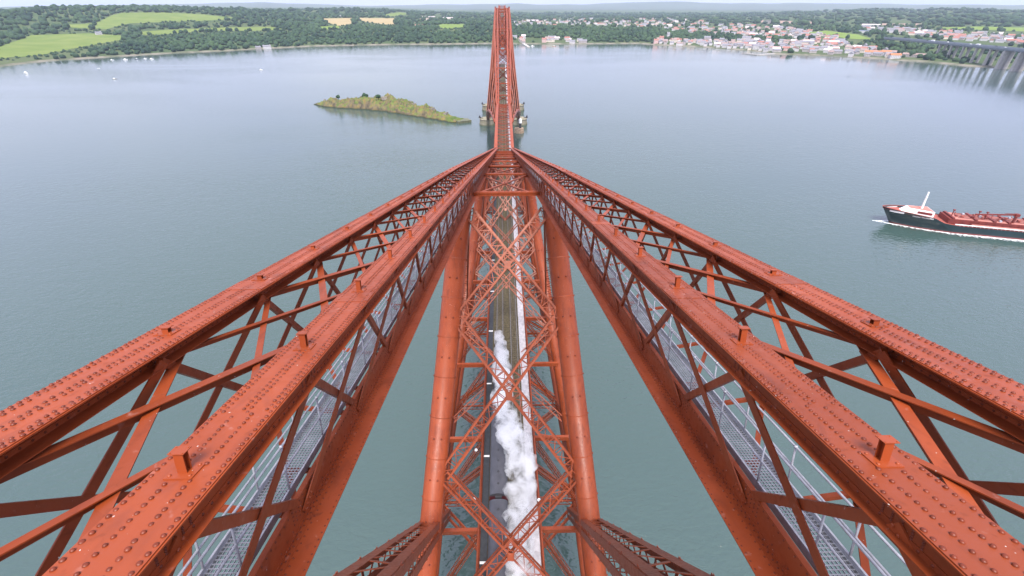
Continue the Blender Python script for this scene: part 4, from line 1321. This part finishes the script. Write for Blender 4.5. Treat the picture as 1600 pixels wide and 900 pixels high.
# harbour pier and moored craft
CONC = mat('concrete', (.38, .36, .34), .85, var=.15, scale=.3)
jt_ = MB(); a, b, c = at(1162, 84), at(1185, 86.5), at(1210, 84.5)
jt_.bar(a + (0, 0, .8), b + (0, 0, .8), 6, 2.4); jt_.bar(b + (0, 0, .82), c + (0, 0, .82), 6, 2.4)
tag(jt_.build('harbour_pier', CONC), 'low grey stone pier curving out from the harbour village', 'pier')
jt_ = MB(); a, b = at(818, 69), at(826, 74)
jt_.bar(a + (0, 0, .8), b + (0, 0, .8), 9, 2.6)
tag(jt_.build('slipway', CONC), 'stone slipway beside the far bridge tower', 'slipway')

# road bridge
rb = empty('road_bridge', (1022, 1000, 0))
tag(rb, 'grey concrete road viaduct on tall leaning-looking piers at the right edge', 'road bridge')
RBA, RBB = np.array((0, 0.0)), np.array((38, 290.0))
dv_ = (RBB - RBA) / np.linalg.norm(RBB - RBA)
def rbp(k, z): q = RBA + dv_ * k; return np.array((q[0], q[1], z))
def rbz(k): return 37.5 - .010 * k
nx = np.array((dv_[1], -dv_[0], 0))
ks = [-330, -150, 0, 120, 240, 330, 420]
STEELG = mat('viaduct_grey', (.22, .25, .29), .7, var=.1, scale=.1)
for nm, pf, mt in (('deck', [(-11, -2.2), (11, -2.2), (11, 0), (-11, 0)], STEELG), ('road_surface', [(-9.5, .004), (9.5, .004), (9.5, .06), (-9.5, .06)], mat('road_asphalt', (.16, .16, .17), .85, var=.1)),
                   ('edge_beam', [(-9, -4.4), (-7, -4.4), (-7, -2.201), (-9, -2.201)], STEELG), ('edge_beam', [(7, -4.4), (9, -4.4), (9, -2.201), (7, -2.201)], STEELG),
                   ('parapet', [(-10.9, .005), (-10.6, .005), (-10.6, 1.4), (-10.9, 1.4)], STEELG), ('parapet', [(10.6, .005), (10.9, .005), (10.9, 1.4), (10.6, 1.4)], STEELG)):
    m = MB(); m.sweep(pf, [rbp(k, rbz(k)) for k in ks], nx, (0, 0, 1)); m.build(nm, mt, rb)
for i, k in enumerate(range(-300, 230, 38)):
    q = rbp(k, 0); gz = ground(q[0] + 1022, q[1] + 1000); gz = max(gz, -1.0) - 1.5
    if rbz(k) - 3.4 - gz < 3: continue
    r = 4.2 if k > 20 else 7.5
    for w in (-6.2, 6.2):
        m = MB(); m.bar(np.array((q[0], q[1], gz)) + nx * w, np.array((q[0], q[1], rbz(k) - 5.8)) + nx * w, r, r * .8, (dv_[0], dv_[1], 0)); m.build('pier_leg', CONC, rb)
    m = MB(); m.bar(np.array((q[0], q[1], rbz(k) - 5.1)) - nx * 9, np.array((q[0], q[1], rbz(k) - 5.1)) + nx * 9, 3.4, 1.38); m.build('crosshead', CONC, rb)
ORD = ['first', 'second', 'third', 'fourth', 'fifth', 'sixth', 'seventh', 'eighth', 'ninth', 'tenth', 'eleventh', 'twelfth', 'thirteenth', 'fourteenth', 'fifteenth', 'sixteenth']
for i in range(10):
    k = -60 + i * 36; ln = (-5, 5)[i % 2]
    q = rbp(k, rbz(k) + .06) + nx * ln + np.array((1022, 1000, 0))
    cm = MB(); L_ = 9 if i % 4 == 0 else 4.4
    cm.box(-L_ / 2, L_ / 2, -.95, .95, .25, 1.0 if L_ < 5 else 3.4); cm.box(-L_ * .22, L_ * .28, -.85, .85, 1.001, 1.5) if L_ < 5 else cm.box(L_ / 2 + .1, L_ / 2 + 2, -.95, .95, .25, 2.6)
    for a in (-.32, .32):
        for b in (-.9, .9): cm.tube([(a * L_, b - .08, .32), (a * L_, b + .08, .32)], .32, 8, mi=1)
    o = cm.build('lorry' if L_ > 5 else 'car', [WHITE if i % 3 else BLACKM, BLACKM], None, loc=tuple(q), rot=(0, 0, math.atan2(dv_[1], dv_[0])))
    tag(o, ('white box lorry' if L_ > 5 else ('pale car' if i % 3 else 'dark car')) + f' on the road viaduct, {ORD[i]} vehicle from the right edge', 'lorry' if L_ > 5 else 'car', 'traffic on the road bridge')

# ================================================================== ISLAND
def rock_material():
    m = bpy.data.materials.new('island_rock'); m.use_nodes = True
    n = m.node_tree.nodes; l = m.node_tree.links; b = n['Principled BSDF']; b.inputs['Roughness'].default_value = .9; b.inputs['Specular IOR Level'].default_value = .2
    tc = n.new('ShaderNodeTexCoord')
    def noise(s, d=5):
        x = n.new('ShaderNodeTexNoise'); x.inputs['Scale'].default_value = s; x.inputs['Detail'].default_value = d; l.new(tc.outputs['Object'], x.inputs['Vector']); return x
    def ramp(src, *st):
        r = n.new('ShaderNodeValToRGB')
        while len(r.color_ramp.elements) < len(st): r.color_ramp.elements.new(.5)
        for e, (p, c) in zip(r.color_ramp.elements, st): e.position = p; e.color = (*c, 1)
        l.new(src, r.inputs['Fac']); return r
    rock = ramp(noise(.22).outputs['Fac'], (.35, (.075, .062, .042)), (.5, (.15, .12, .07)), (.66, (.20, .15, .045)))
    grass = ramp(noise(.12).outputs['Fac'], (.35, (.055, .09, .022)), (.65, (.125, .15, .035)))
    ge = n.new('ShaderNodeNewGeometry'); sx = n.new('ShaderNodeSeparateXYZ'); l.new(ge.outputs['Normal'], sx.inputs['Vector'])
    pz = n.new('ShaderNodeSeparateXYZ'); l.new(ge.outputs['Position'], pz.inputs['Vector'])
    nz = noise(.3)
    ad = n.new('ShaderNodeMath'); ad.operation = 'MULTIPLY_ADD'; ad.inputs[1].default_value = .7; l.new(nz.outputs['Fac'], ad.inputs[0]); l.new(sx.outputs['Z'], ad.inputs[2])
    gf = ramp(ad.outputs['Value'], (.82, (0, 0, 0)), (1.02, (1, 1, 1)))
    mx = n.new('ShaderNodeMix'); mx.data_type = 'RGBA'; l.new(gf.outputs['Color'], mx.inputs['Factor']); l.new(rock.outputs['Color'], mx.inputs['A']); l.new(grass.outputs['Color'], mx.inputs['B'])
    wt = n.new('ShaderNodeMapRange'); wt.inputs['From Min'].default_value = .6; wt.inputs['From Max'].default_value = 1.6; l.new(pz.outputs['Z'], wt.inputs['Value'])
    m2 = n.new('ShaderNodeMix'); m2.data_type = 'RGBA'; l.new(wt.outputs['Result'], m2.inputs['Factor']); m2.inputs['A'].default_value = (.045, .05, .025, 1); l.new(mx.outputs['Result'], m2.inputs['B'])
    l.new(m2.outputs['Result'], b.inputs['Base Color'])
    return m
FR = np.array([at(u, v)[:2] for u, v in ((489, 163.5), (505, 167), (530, 169.5), (560, 171), (600, 174.5), (640, 181), (680, 187.5), (708, 192.5), (720, 192))])
fs_ = np.linspace(0, 1, len(FR))
HS = [(0, 2), (.06, 4), (.16, 7.5), (.28, 9), (.36, 14), (.45, 13.5), (.55, 12), (.62, 10.5), (.70, 8), (.80, 6.0), (.90, 4.0), (.97, 3.2), (1, 2.8)]
WS = [(0, 6), (.1, 18), (.3, 34), (.5, 40), (.7, 30), (.85, 20), (1, 14)]
back = nrm((.32, .95))
ns, nw_ = 220, 46
iv = []
def isl(s, w):
    f = np.array((np.interp(s, fs_, FR[:, 0]), np.interp(s, fs_, FR[:, 1])))
    W_ = np.interp(s, [a for a, b in WS], [b for a, b in WS]); H = .8 * np.interp(s, [a for a, b in HS], [b for a, b in HS])
    p = f + back * W_ * w
    sh = np.clip(w / .16, 0, 1) ** .6 * np.clip((1 - w) / .25, 0, 1) ** .7 * min(1, s * 22 + .1) * min(1, (1 - s) * 60 + .35)
    nz = mnoise.noise((p[0] * .06, p[1] * .06, 1)) * 2.4 + mnoise.noise((p[0] * .18, p[1] * .18, 4)) * 2.2 + abs(mnoise.noise((p[0] * .45, p[1] * .45, 7))) * 2.4
    z = sh * (H * (.78 + .22 * math.sin(w * 3.14)) + nz * 1.5 * min(1, H / 7) + 1.6 * round(2.0 * mnoise.noise((p[0] * .09, p[1] * .09, 12))) * min(1, H / 8)) - .9 * (1 - min(1, sh * 4))
    jit = mnoise.noise((p[0] * .12, p[1] * .12, 9)) * 3.0 * (1 - w)
    q = p - back * jit
    return (q[0], q[1], z)
for i in range(ns):
    for k in range(nw_): iv.append(isl(i / (ns - 1), k / (nw_ - 1)))
im = MB(); im.add(iv, [(i * nw_ + k, (i + 1) * nw_ + k, (i + 1) * nw_ + k + 1, i * nw_ + k + 1) for i in range(ns - 1) for k in range(nw_ - 1)])
tag(im.build('island', rock_material()), kind='structure')
RUIN = mat('ruin_masonry', (.24, .21, .18), .9, var=.25, scale=.5, bump=.5, bscale=2)
def iz(s, w): return np.array(isl(s, w))
for k, (s, w, l_, h_, lab) in enumerate(((.47, .5, 7, 4.5, 'square roofless ruin on the island crest right of the tallest tree'), (.545, .5, 6, 3.5, 'small ruined hut on the island slope below the crest'),
                                   (.615, .55, 5, 3, 'broken wall stub halfway down the island'), (.71, .5, 6, 4, 'ruined gun house on the low right half of the island'), (.80, .45, 5.5, 4.5, 'dark ruined block on the island nearest its low right end'), (.10, .5, 3, 3.5, 'thin stone stump at the left tip of the island'))):
    p = iz(s, w); o = empty('stone_ruin', (p[0], p[1], p[2] - .8), rz=.3 * k)
    tag(o, lab, 'ruin')
    t_ = .6
    for nm, bx in (('wall', (-l_ / 2, l_ / 2, -l_ / 3, -l_ / 3 + t_, 0, h_)), ('wall', (-l_ / 2, l_ / 2, l_ / 3 - t_, l_ / 3, 0, h_ * .7)), ('wall', (-l_ / 2, -l_ / 2 + t_, -l_ / 3 + t_, l_ / 3 - t_, 0, h_ * .9)), ('wall', (l_ / 2 - t_, l_ / 2, -l_ / 3 + t_, l_ / 3 - t_, 0, h_ * .6))):
        m = MB(); m.box(*bx); m.build(nm, RUIN, o)
qm = MB(); p0, p1 = at(712, 193, 0), at(733, 190.5, 0)
qm.bar(p0 + (0, 3.5, .6), p1 + (0, 3.5, .6), 12, 3.6, (0, 0, 1))
qo = qm.build('stone_jetty', STONED); tag(qo, 'dark stone jetty at the low right end of the island', 'jetty')
BARK = mat('bark', (.06, .045, .03), .9)
def tree(p, r, h, label):
    o = empty('island_tree', tuple(p))
    tag(o, label, 'tree')
    m = MB(); m.tube([(0, 0, -1), (.1, 0, h * .3), (0, .1, h * .6)], [r * .12, r * .09, r * .04], 8); m.build('trunk', BARK, o)
    pts = []
    for k in range(40):
        a, b, c = rng.uniform(-1, 1, 3)
        if a * a + b * b + c * c > 1: continue
        pts.append((a * r * .7, b * r * .7, h * .22 + (c + 1) * h * .25, r * rng.uniform(.3, .5), r * rng.uniform(.6, .9), float(rng.uniform(.05, .5))))
    link('crown', blob_mesh('crown', pts, LEAF), o)
tree(iz(.375, .5), 4.2, 7, 'tallest round tree on the island crest')
tree(iz(.21, .45), 3.0, 4.5, 'dark bush near the left end of the island')
tree(iz(.455, .35), 3.6, 4.5, 'low bush beside the ruin on the island crest')
tree(iz(.34, .5), 2.0, 2.5, 'small bush left of the tallest island tree')

# ================================================================== TANKER
HULLM = mat('hull_black_green', (.012, .028, .032), .35, var=.2, scale=.15)
DECKR = mat('tanker_deck_red', (.27, .065, .045), .7, var=.2, scale=.25)
TRUNK = mat('tanker_trunk_red', (.15, .020, .014), .6, var=.2, scale=.3)
PINK = mat('tanker_pale_red', (.36, .14, .11), .7, var=.12, scale=.3)
BOOT = mat('boot_topping_red', (.15, .03, .025), .5)
hd = nrm((-.958, .286))
bow = at(1380, 346.2)[:2]
LEN_, BM = 118.0, 17.0
shc = bow - hd * (LEN_ / 2 - 3)
ship = empty('tanker_ship', (shc[0], shc[1], 0), rz=math.atan2(hd[1], hd[0]))
tag(ship, 'dark hulled tanker with red deck steaming in from the right', 'ship')
def halfb(x, z):
    q = (LEN_ / 2 - x) / LEN_
    fl = .35 + .65 * np.clip(z / 9, 0, 1)
    b = BM / 2 * np.clip(q / (.30 - .13 * np.clip(z / 9, 0, 1)), 0, 1) ** .62
    b2 = BM / 2 * np.clip((1 - q) / .06 + .55, 0, 1)
    return float(min(b, b2))
def sheer(x):
    return float(np.interp(x, [-59, 22, 30, 36, 59], [4.6, 4.6, 5.6, 8.2, 9.8]))
xs = list(np.linspace(-LEN_ / 2, LEN_ / 2 - .01, 70))
def rake(x, z): return x + (6.5 * np.clip(z / 9, -.2, 1.1) - 6.0) * np.clip((x - 40) / 19, 0, 1)
def hullpiece(name, zf0, zf1, mt, off=0.0, lev=5):
    m = MB(); vs = []
    for x in xs:
        z0, z1 = zf0(x), zf1(x)
        for k in range(lev):
            z = z0 + (z1 - z0) * k / (lev - 1)
            vs.append((rake(x, z), halfb(x, z) + off, z))
        for k in range(lev - 1, -1, -1):
            z = z0 + (z1 - z0) * k / (lev - 1)
            vs.append((rake(x, z), -halfb(x, z) - off, z))
    n2 = lev * 2
    fs = []
    for i in range(len(xs) - 1):
        for k in range(n2):
            if k == lev - 1: continue
            fs.append((i * n2 + k, (i + 1) * n2 + k, (i + 1) * n2 + (k + 1) % n2, i * n2 + (k + 1) % n2))
    fs.append(tuple(range(n2)))
    m.add(vs, fs)
    return m.build(name, mt, ship)
hullpiece('hull', lambda x: .9, sheer, HULLM)
hullpiece('boot_topping', lambda x: -2.0, lambda x: .899, BOOT)
m = MB(); dk = [(rake(x, sheer(x)), halfb(x, sheer(x)) * .985, sheer(x) - (1.0 if x > 36 else .5)) for x in xs]
m.add(dk + [(a, -b, c) for a, b, c in dk], [(i, i + 1, len(xs) + i + 1, len(xs) + i) for i in range(len(xs) - 1)]); m.build('deck', DECKR, ship)
m = MB()
for sg in (-1, 1):
    pts_ = [(rake(x, sheer(x)), sg * (halfb(x, sheer(x)) + .03), sheer(x) + .05) for x in xs if x > 37]
    for p, q in zip(pts_[:-1], pts_[1:]): m.bar(p, q, .3, .25)
m.build('bulwark_rail', DECKR, ship)
m = MB()
for sg in (-1, 1):
    for x0, x1, zz in ((50, 56.5, 8.2), ):
        pts_ = [(rake(x, zz) + .05, sg * (halfb(x, zz) + .06), zz) for x in np.linspace(x0, x1, 8)]
        for p, q in zip(pts_[:-1], pts_[1:]): m.bar(p, q, .12, .9)
m.build('bow_stripe', WHITE, ship)
for sg in (-1, 1):
    for k in range(15):
        x = 36.5 + k * .62 + (.5 if k > 8 else 0); zz = 7.4
        m = MB(); m.box(rake(x, zz) - .19, rake(x, zz) + .19, sg * (halfb(x, zz) + .05) - .04, sg * (halfb(x, zz) + .05) + .04, zz - .3, zz + .3); m.build('hull_lettering', WHITE, ship)
    for k in range(5):
        x = -22 + k * 1.6; zz = 3.2
        m = MB(); m.box(x - .45, x + .45, sg * (halfb(x, zz) + .05) - .05, sg * (halfb(x, zz) + .05) + .05, zz - .5, zz + .5); m.build('hull_lettering', WHITE, ship)
# forecastle house, mast
m = MB(); m.add([(35, -5.2, 7), (50, -2.6, 8), (50, 2.6, 8), (35, 5.2, 7), (35, -4.8, 10.2), (47, -2.3, 10.8), (47, 2.3, 10.8), (35, 4.8, 10.2)], [(0, 3, 2, 1), (4, 5, 6, 7), (0, 1, 5, 4), (1, 2, 6, 5), (2, 3, 7, 6), (3, 0, 4, 7)]); fo_ = m.build('forecastle_house', WHITE, ship)
m = MB(); m.add([(35.2, -4.6, 10.25), (46.8, -2.1, 10.84), (46.8, 2.1, 10.84), (35.2, 4.6, 10.25)], [(0, 1, 2, 3)]); m.build('house_roof', PINK, fo_)
for sg in (-1, 1):
    m = MB(); m.bar((36, sg * 5.0, 8.9), (43, sg * 3.75, 9.2), .25, 1.3); m.build('side_opening', TRUNK, fo_)
m = MB(); m.tube([(40, 0, 10.4), (40.6, 0, 20.5)], [.62, .42], 10); m.bar((40.4, -1.2, 17.5), (40.4, 1.2, 17.5), .2, .2); m.build('mast', WHITE, ship)
# cargo trunk with hatches, pipes, crane
m = MB(); m.box(-46, 27, -5.6, 5.6, 4.0, 7.6); tk = m.build('cargo_trunk', TRUNK, ship)
x = 26.0
for k, w in enumerate((11, 9, 7, 12, 10, 10, 8)):
    m = MB(); m.box(x - w, x - 1.6, -5.3, 5.3, 7.605, 7.75); m.build('trunk_deck', PINK, tk)
    m = MB(); m.box(x - 1.5, x - .3, -5.5, 5.5, 7.605, 8.4); m.build('cross_coaming', TRUNK, tk)
    m = MB(); m.tube([(x - w * .55, 2.2, 7.75), (x - w * .55, 2.2, 9.0)], .6, 10); m.tube([(x - w * .4, -2, 7.75), (x - w * .4, -2, 9.6)], .22, 8); m.build('tank_hatch', DECKR, tk)
    x -= w
for yy, zz, x0, x1 in ((7.3, 5.1, -40, 24), (6.7, 5.6, -30, 16), (-7.3, 5.1, -40, 24), (-6.7, 5.6, -30, 16)):
    m = MB(); m.tube([(x0, yy, zz), (x1, yy, zz)], .3, 8); m.build('deck_pipe', WHITE if abs(yy) > 7 else PINK, ship)
for yy in (-8.2, 8.2):
    m = MB(); m.bar((-40, yy, 5.7), (22, yy, 5.7), .1, .1)
    for k in range(32): m.bar((-40 + 2 * k, yy, 4.1), (-40 + 2 * k, yy, 5.7), .08, .08)
    m.build('guard_rail', WHITE, ship)
m = MB(); m.tube([(-4, 3.5, 7.6), (-4, 3.5, 11.5)], .7, 10); m.box(-5, -3, 2.6, 4.4, 11.5, 13.2); m.build('crane_post', TRUNK, ship)
m = MB(); m.bar((-4, 3.5, 12.7), (15, 3.5, 10.8), .6, .8); m.bar((-4.2, 3.5, 13.2), (2, 3.5, 13.0), .2, .2); m.build('crane_jib', TRUNK, ship)
for k, (xx, yy, hh) in enumerate(((25, 2, 4), (10, -2, 3), (8.5, 1.5, 4), (-14, -2, 3.5), (-20, 2, 3))):
    m = MB(); m.tube([(xx, yy, 7.6), (xx, yy, 7.6 + hh)], .25, 8); m.box(xx - .5, xx + .5, yy - .5, yy + .5, 7.6 + hh, 8.2 + hh); m.build('vent_post', TRUNK, ship)
for k in range(26):
    xx = 22 - k * 2.5; yy = random.uniform(-4.5, 4.5)
    m = MB(); m.box(xx - .5, xx + .5, yy - .6, yy + .6, 7.755, 8.2 + random.uniform(.2, 1.0)); m.build('deck_locker', (TRUNK, DECKR, GALV)[k % 3], tk)
for yy in (-3.6, -1.2, 1.0, 3.2):
    m = MB(); m.tube([(-40, yy, 8.15), (22, yy, 8.15)], .16, 6); m.build('cargo_pipe', (DECKR, TRUNK)[int(yy) % 2], tk)
for sg in (-1, 1):
    for k in range(16):
        m = MB(); xx = 20 - k * 3.8; m.tube([(xx, sg * 6.2, 4.2), (xx, sg * 6.2, 7.4)], .14, 6); m.build('side_frame', TRUNK, ship)
# white water along the hull
FOAM = bpy.data.materials.new('foam'); FOAM.use_nodes = True
n = FOAM.node_tree.nodes; l = FOAM.node_tree.links
b = n['Principled BSDF']; b.inputs['Base Color'].default_value = (.75, .78, .80, 1); b.inputs['Roughness'].default_value = .9
tcf = n.new('ShaderNodeTexCoord'); nf = n.new('ShaderNodeTexNoise'); nf.inputs['Scale'].default_value = .55; nf.inputs['Detail'].default_value = 6; l.new(tcf.outputs['Object'], nf.inputs['Vector'])
at_ = n.new('ShaderNodeAttribute'); at_.attribute_name = 'cover'
ad = n.new('ShaderNodeMath'); ad.operation = 'ADD'; l.new(nf.outputs['Fac'], ad.inputs[0]); l.new(at_.outputs['Fac'], ad.inputs[1])
mrf = n.new('ShaderNodeMapRange'); mrf.inputs['From Min'].default_value = .85; mrf.inputs['From Max'].default_value = 1.15; l.new(ad.outputs['Value'], mrf.inputs['Value']); l.new(mrf.outputs['Result'], b.inputs['Alpha'])
fv, ff, fc = [], [], []
for sg in (-1, 1):
    base = len(fv)
    xs2 = np.linspace(LEN_ / 2 + 5.5, -LEN_ / 2 - 20, 70)
    for x in xs2:
        hb = halfb(min(x, LEN_ / 2 - .1), .5) if x > -58 else BM / 2 * .6
        sp_ = float(np.interp(x, [-80, 20, 52, 60, 66], [5.5, 3.4, 2.6, 1.6, .3]))
        for k, (q, cv_) in enumerate(((-.3, .62), (sp_ * .35, .52), (sp_ * .7, .40), (sp_ * 1.3, .1))):
            fv.append((x - 2.6, sg * (hb + q), .06 + .03 * k * 0)); fc.append(cv_)
    for i in range(len(xs2) - 1):
        for k in range(3): ff.append((base + i * 4 + k, base + (i + 1) * 4 + k, base + (i + 1) * 4 + k + 1, base + i * 4 + k + 1))
fm = bpy.data.meshes.new('bow_wave'); fm.from_pydata(fv, [], ff); a_ = fm.attributes.new('cover', 'FLOAT', 'POINT'); a_.data.foreach_set('value', fc); fm.materials.append(FOAM)
fo2 = link('bow_wave', fm, None, (shc[0], shc[1], 0), (0, 0, math.atan2(hd[1], hd[0])))
tag(fo2, 'white foam of the bow wave along the tanker hull', 'foam', kind='stuff')

# ================================================================== SMALL BOATS
def boat(u, v, L_, hull, label, mast=False, cabin=True, rz=0.2):
    p = at(u, v); o = empty('small_boat', tuple(p), rz=rz)
    tag(o, label, 'boat', 'small boats on the water')
    L_ *= .85
    m = MB(); W_ = L_ * .17
    sec = [(-.5, .8, .9), (-.2, 1, .9), (.2, .9, 1.0), (.42, .4, 1.15), (.52, .03, 1.3)]
    vs = []
    for a, b_, h in sec: vs += [(a * L_, -W_ * b_, .11 * L_ * h), (a * L_ * .96, -W_ * b_ * .6, -.3), (a * L_ * .96, W_ * b_ * .6, -.3), (a * L_, W_ * b_, .11 * L_ * h)]
    fs = [(i * 4 + k, i * 4 + 4 + k, i * 4 + 4 + (k + 1) % 4, i * 4 + (k + 1) % 4) for i in range(4) for k in range(4)] + [(0, 1, 2, 3)]
    m.add(vs, fs); m.build('hull', hull, o)
    if cabin:
        m = MB(); m.box(-.25 * L_, .12 * L_, -W_ * .6, W_ * .6, .1 * L_, .22 * L_); m.add([(-.15 * L_, -W_ * .5, .2205 * L_), (.06 * L_, -W_ * .5, .2205 * L_), (.06 * L_, W_ * .5, .2205 * L_), (-.15 * L_, W_ * .5, .2205 * L_), (-.12 * L_, -W_ * .4, .29 * L_), (.0, -W_ * .4, .29 * L_), (.0, W_ * .4, .29 * L_), (-.12 * L_, W_ * .4, .29 * L_)], [(0, 1, 5, 4), (1, 2, 6, 5), (2, 3, 7, 6), (3, 0, 4, 7), (4, 5, 6, 7)])
        m.build('cabin', WHITE, o)
    if mast:
        m = MB(); m.tube([(0, 0, .1 * L_), (0, 0, 1.1 * L_)], .012 * L_, 6); m.bar((0, 0, .25 * L_), (-.4 * L_, 0, .25 * L_), .03 * L_, .03 * L_); m.build('mast', GALV, o)
BLUEH = mat('navy_hull', (.03, .05, .10), .4)
for a in ((41, 115, 14, WHITE, 'largest white motor cruiser, near the left edge', False, True, -.4), (175, 94, 9, WHITE, 'moored white boat, leftmost of the row off the left shore', False, True, .5), (196, 93.5, 12, WHITE, 'moored white boat, second of the row off the left shore', False, True, .1),
          (214, 92.5, 9, BLUEH, 'moored dark hulled yacht with a mast, third of the row off the left shore', True, True, .8), (227, 92, 8, WHITE, 'moored white yacht with a mast, fourth of the row off the left shore', True, True, .3), (237, 92.5, 11, WHITE, 'moored white boat, rightmost of the row off the left shore', False, True, -.1),
          (154, 107, 6, WHITE, 'tiny white dinghy below the moored row', False, False, .2), (179, 123.5, 8, CONC, 'small grey boat alone in the open water at left', False, True, .4), (408, 109.5, 8, WHITE, 'small white boat alone off the left shore point', False, True, 0),
          (848, 81, 6, BLUEH, 'small dark boat right of the far tower', False, True, 1.2), (866, 73, 12, ROOFS['orange'], 'orange hulled boat moored beside the shore hamlet', False, True, .3), (832, 72.5, 14, WHITE, 'white boat at the slipway by the far tower', False, True, .2), (1326, 120, 5, BLUEH, 'tiny dark boat in the pale water at right', False, False, .6)):
    boat(*a)

# ================================================================== HAZE
hz = MB(); hz.box(-16500, 16500, -2000, 16000, -3, 300)
hmz = bpy.data.materials.new('haze'); hmz.use_nodes = True
n = hmz.node_tree.nodes; l = hmz.node_tree.links
n.remove(n['Principled BSDF'])
pv = n.new('ShaderNodeVolumePrincipled'); pv.inputs['Color'].default_value = (.68, .78, 1, 1); pv.inputs['Density'].default_value = 5.5e-5; pv.inputs['Anisotropy'].default_value = .2
l.new(pv.outputs['Volume'], n['Material Output'].inputs['Volume'])
ho = hz.build('haze', hmz); ho['kind'] = 'stuff'; ho['label'] = 'thin pale haze over the estuary'
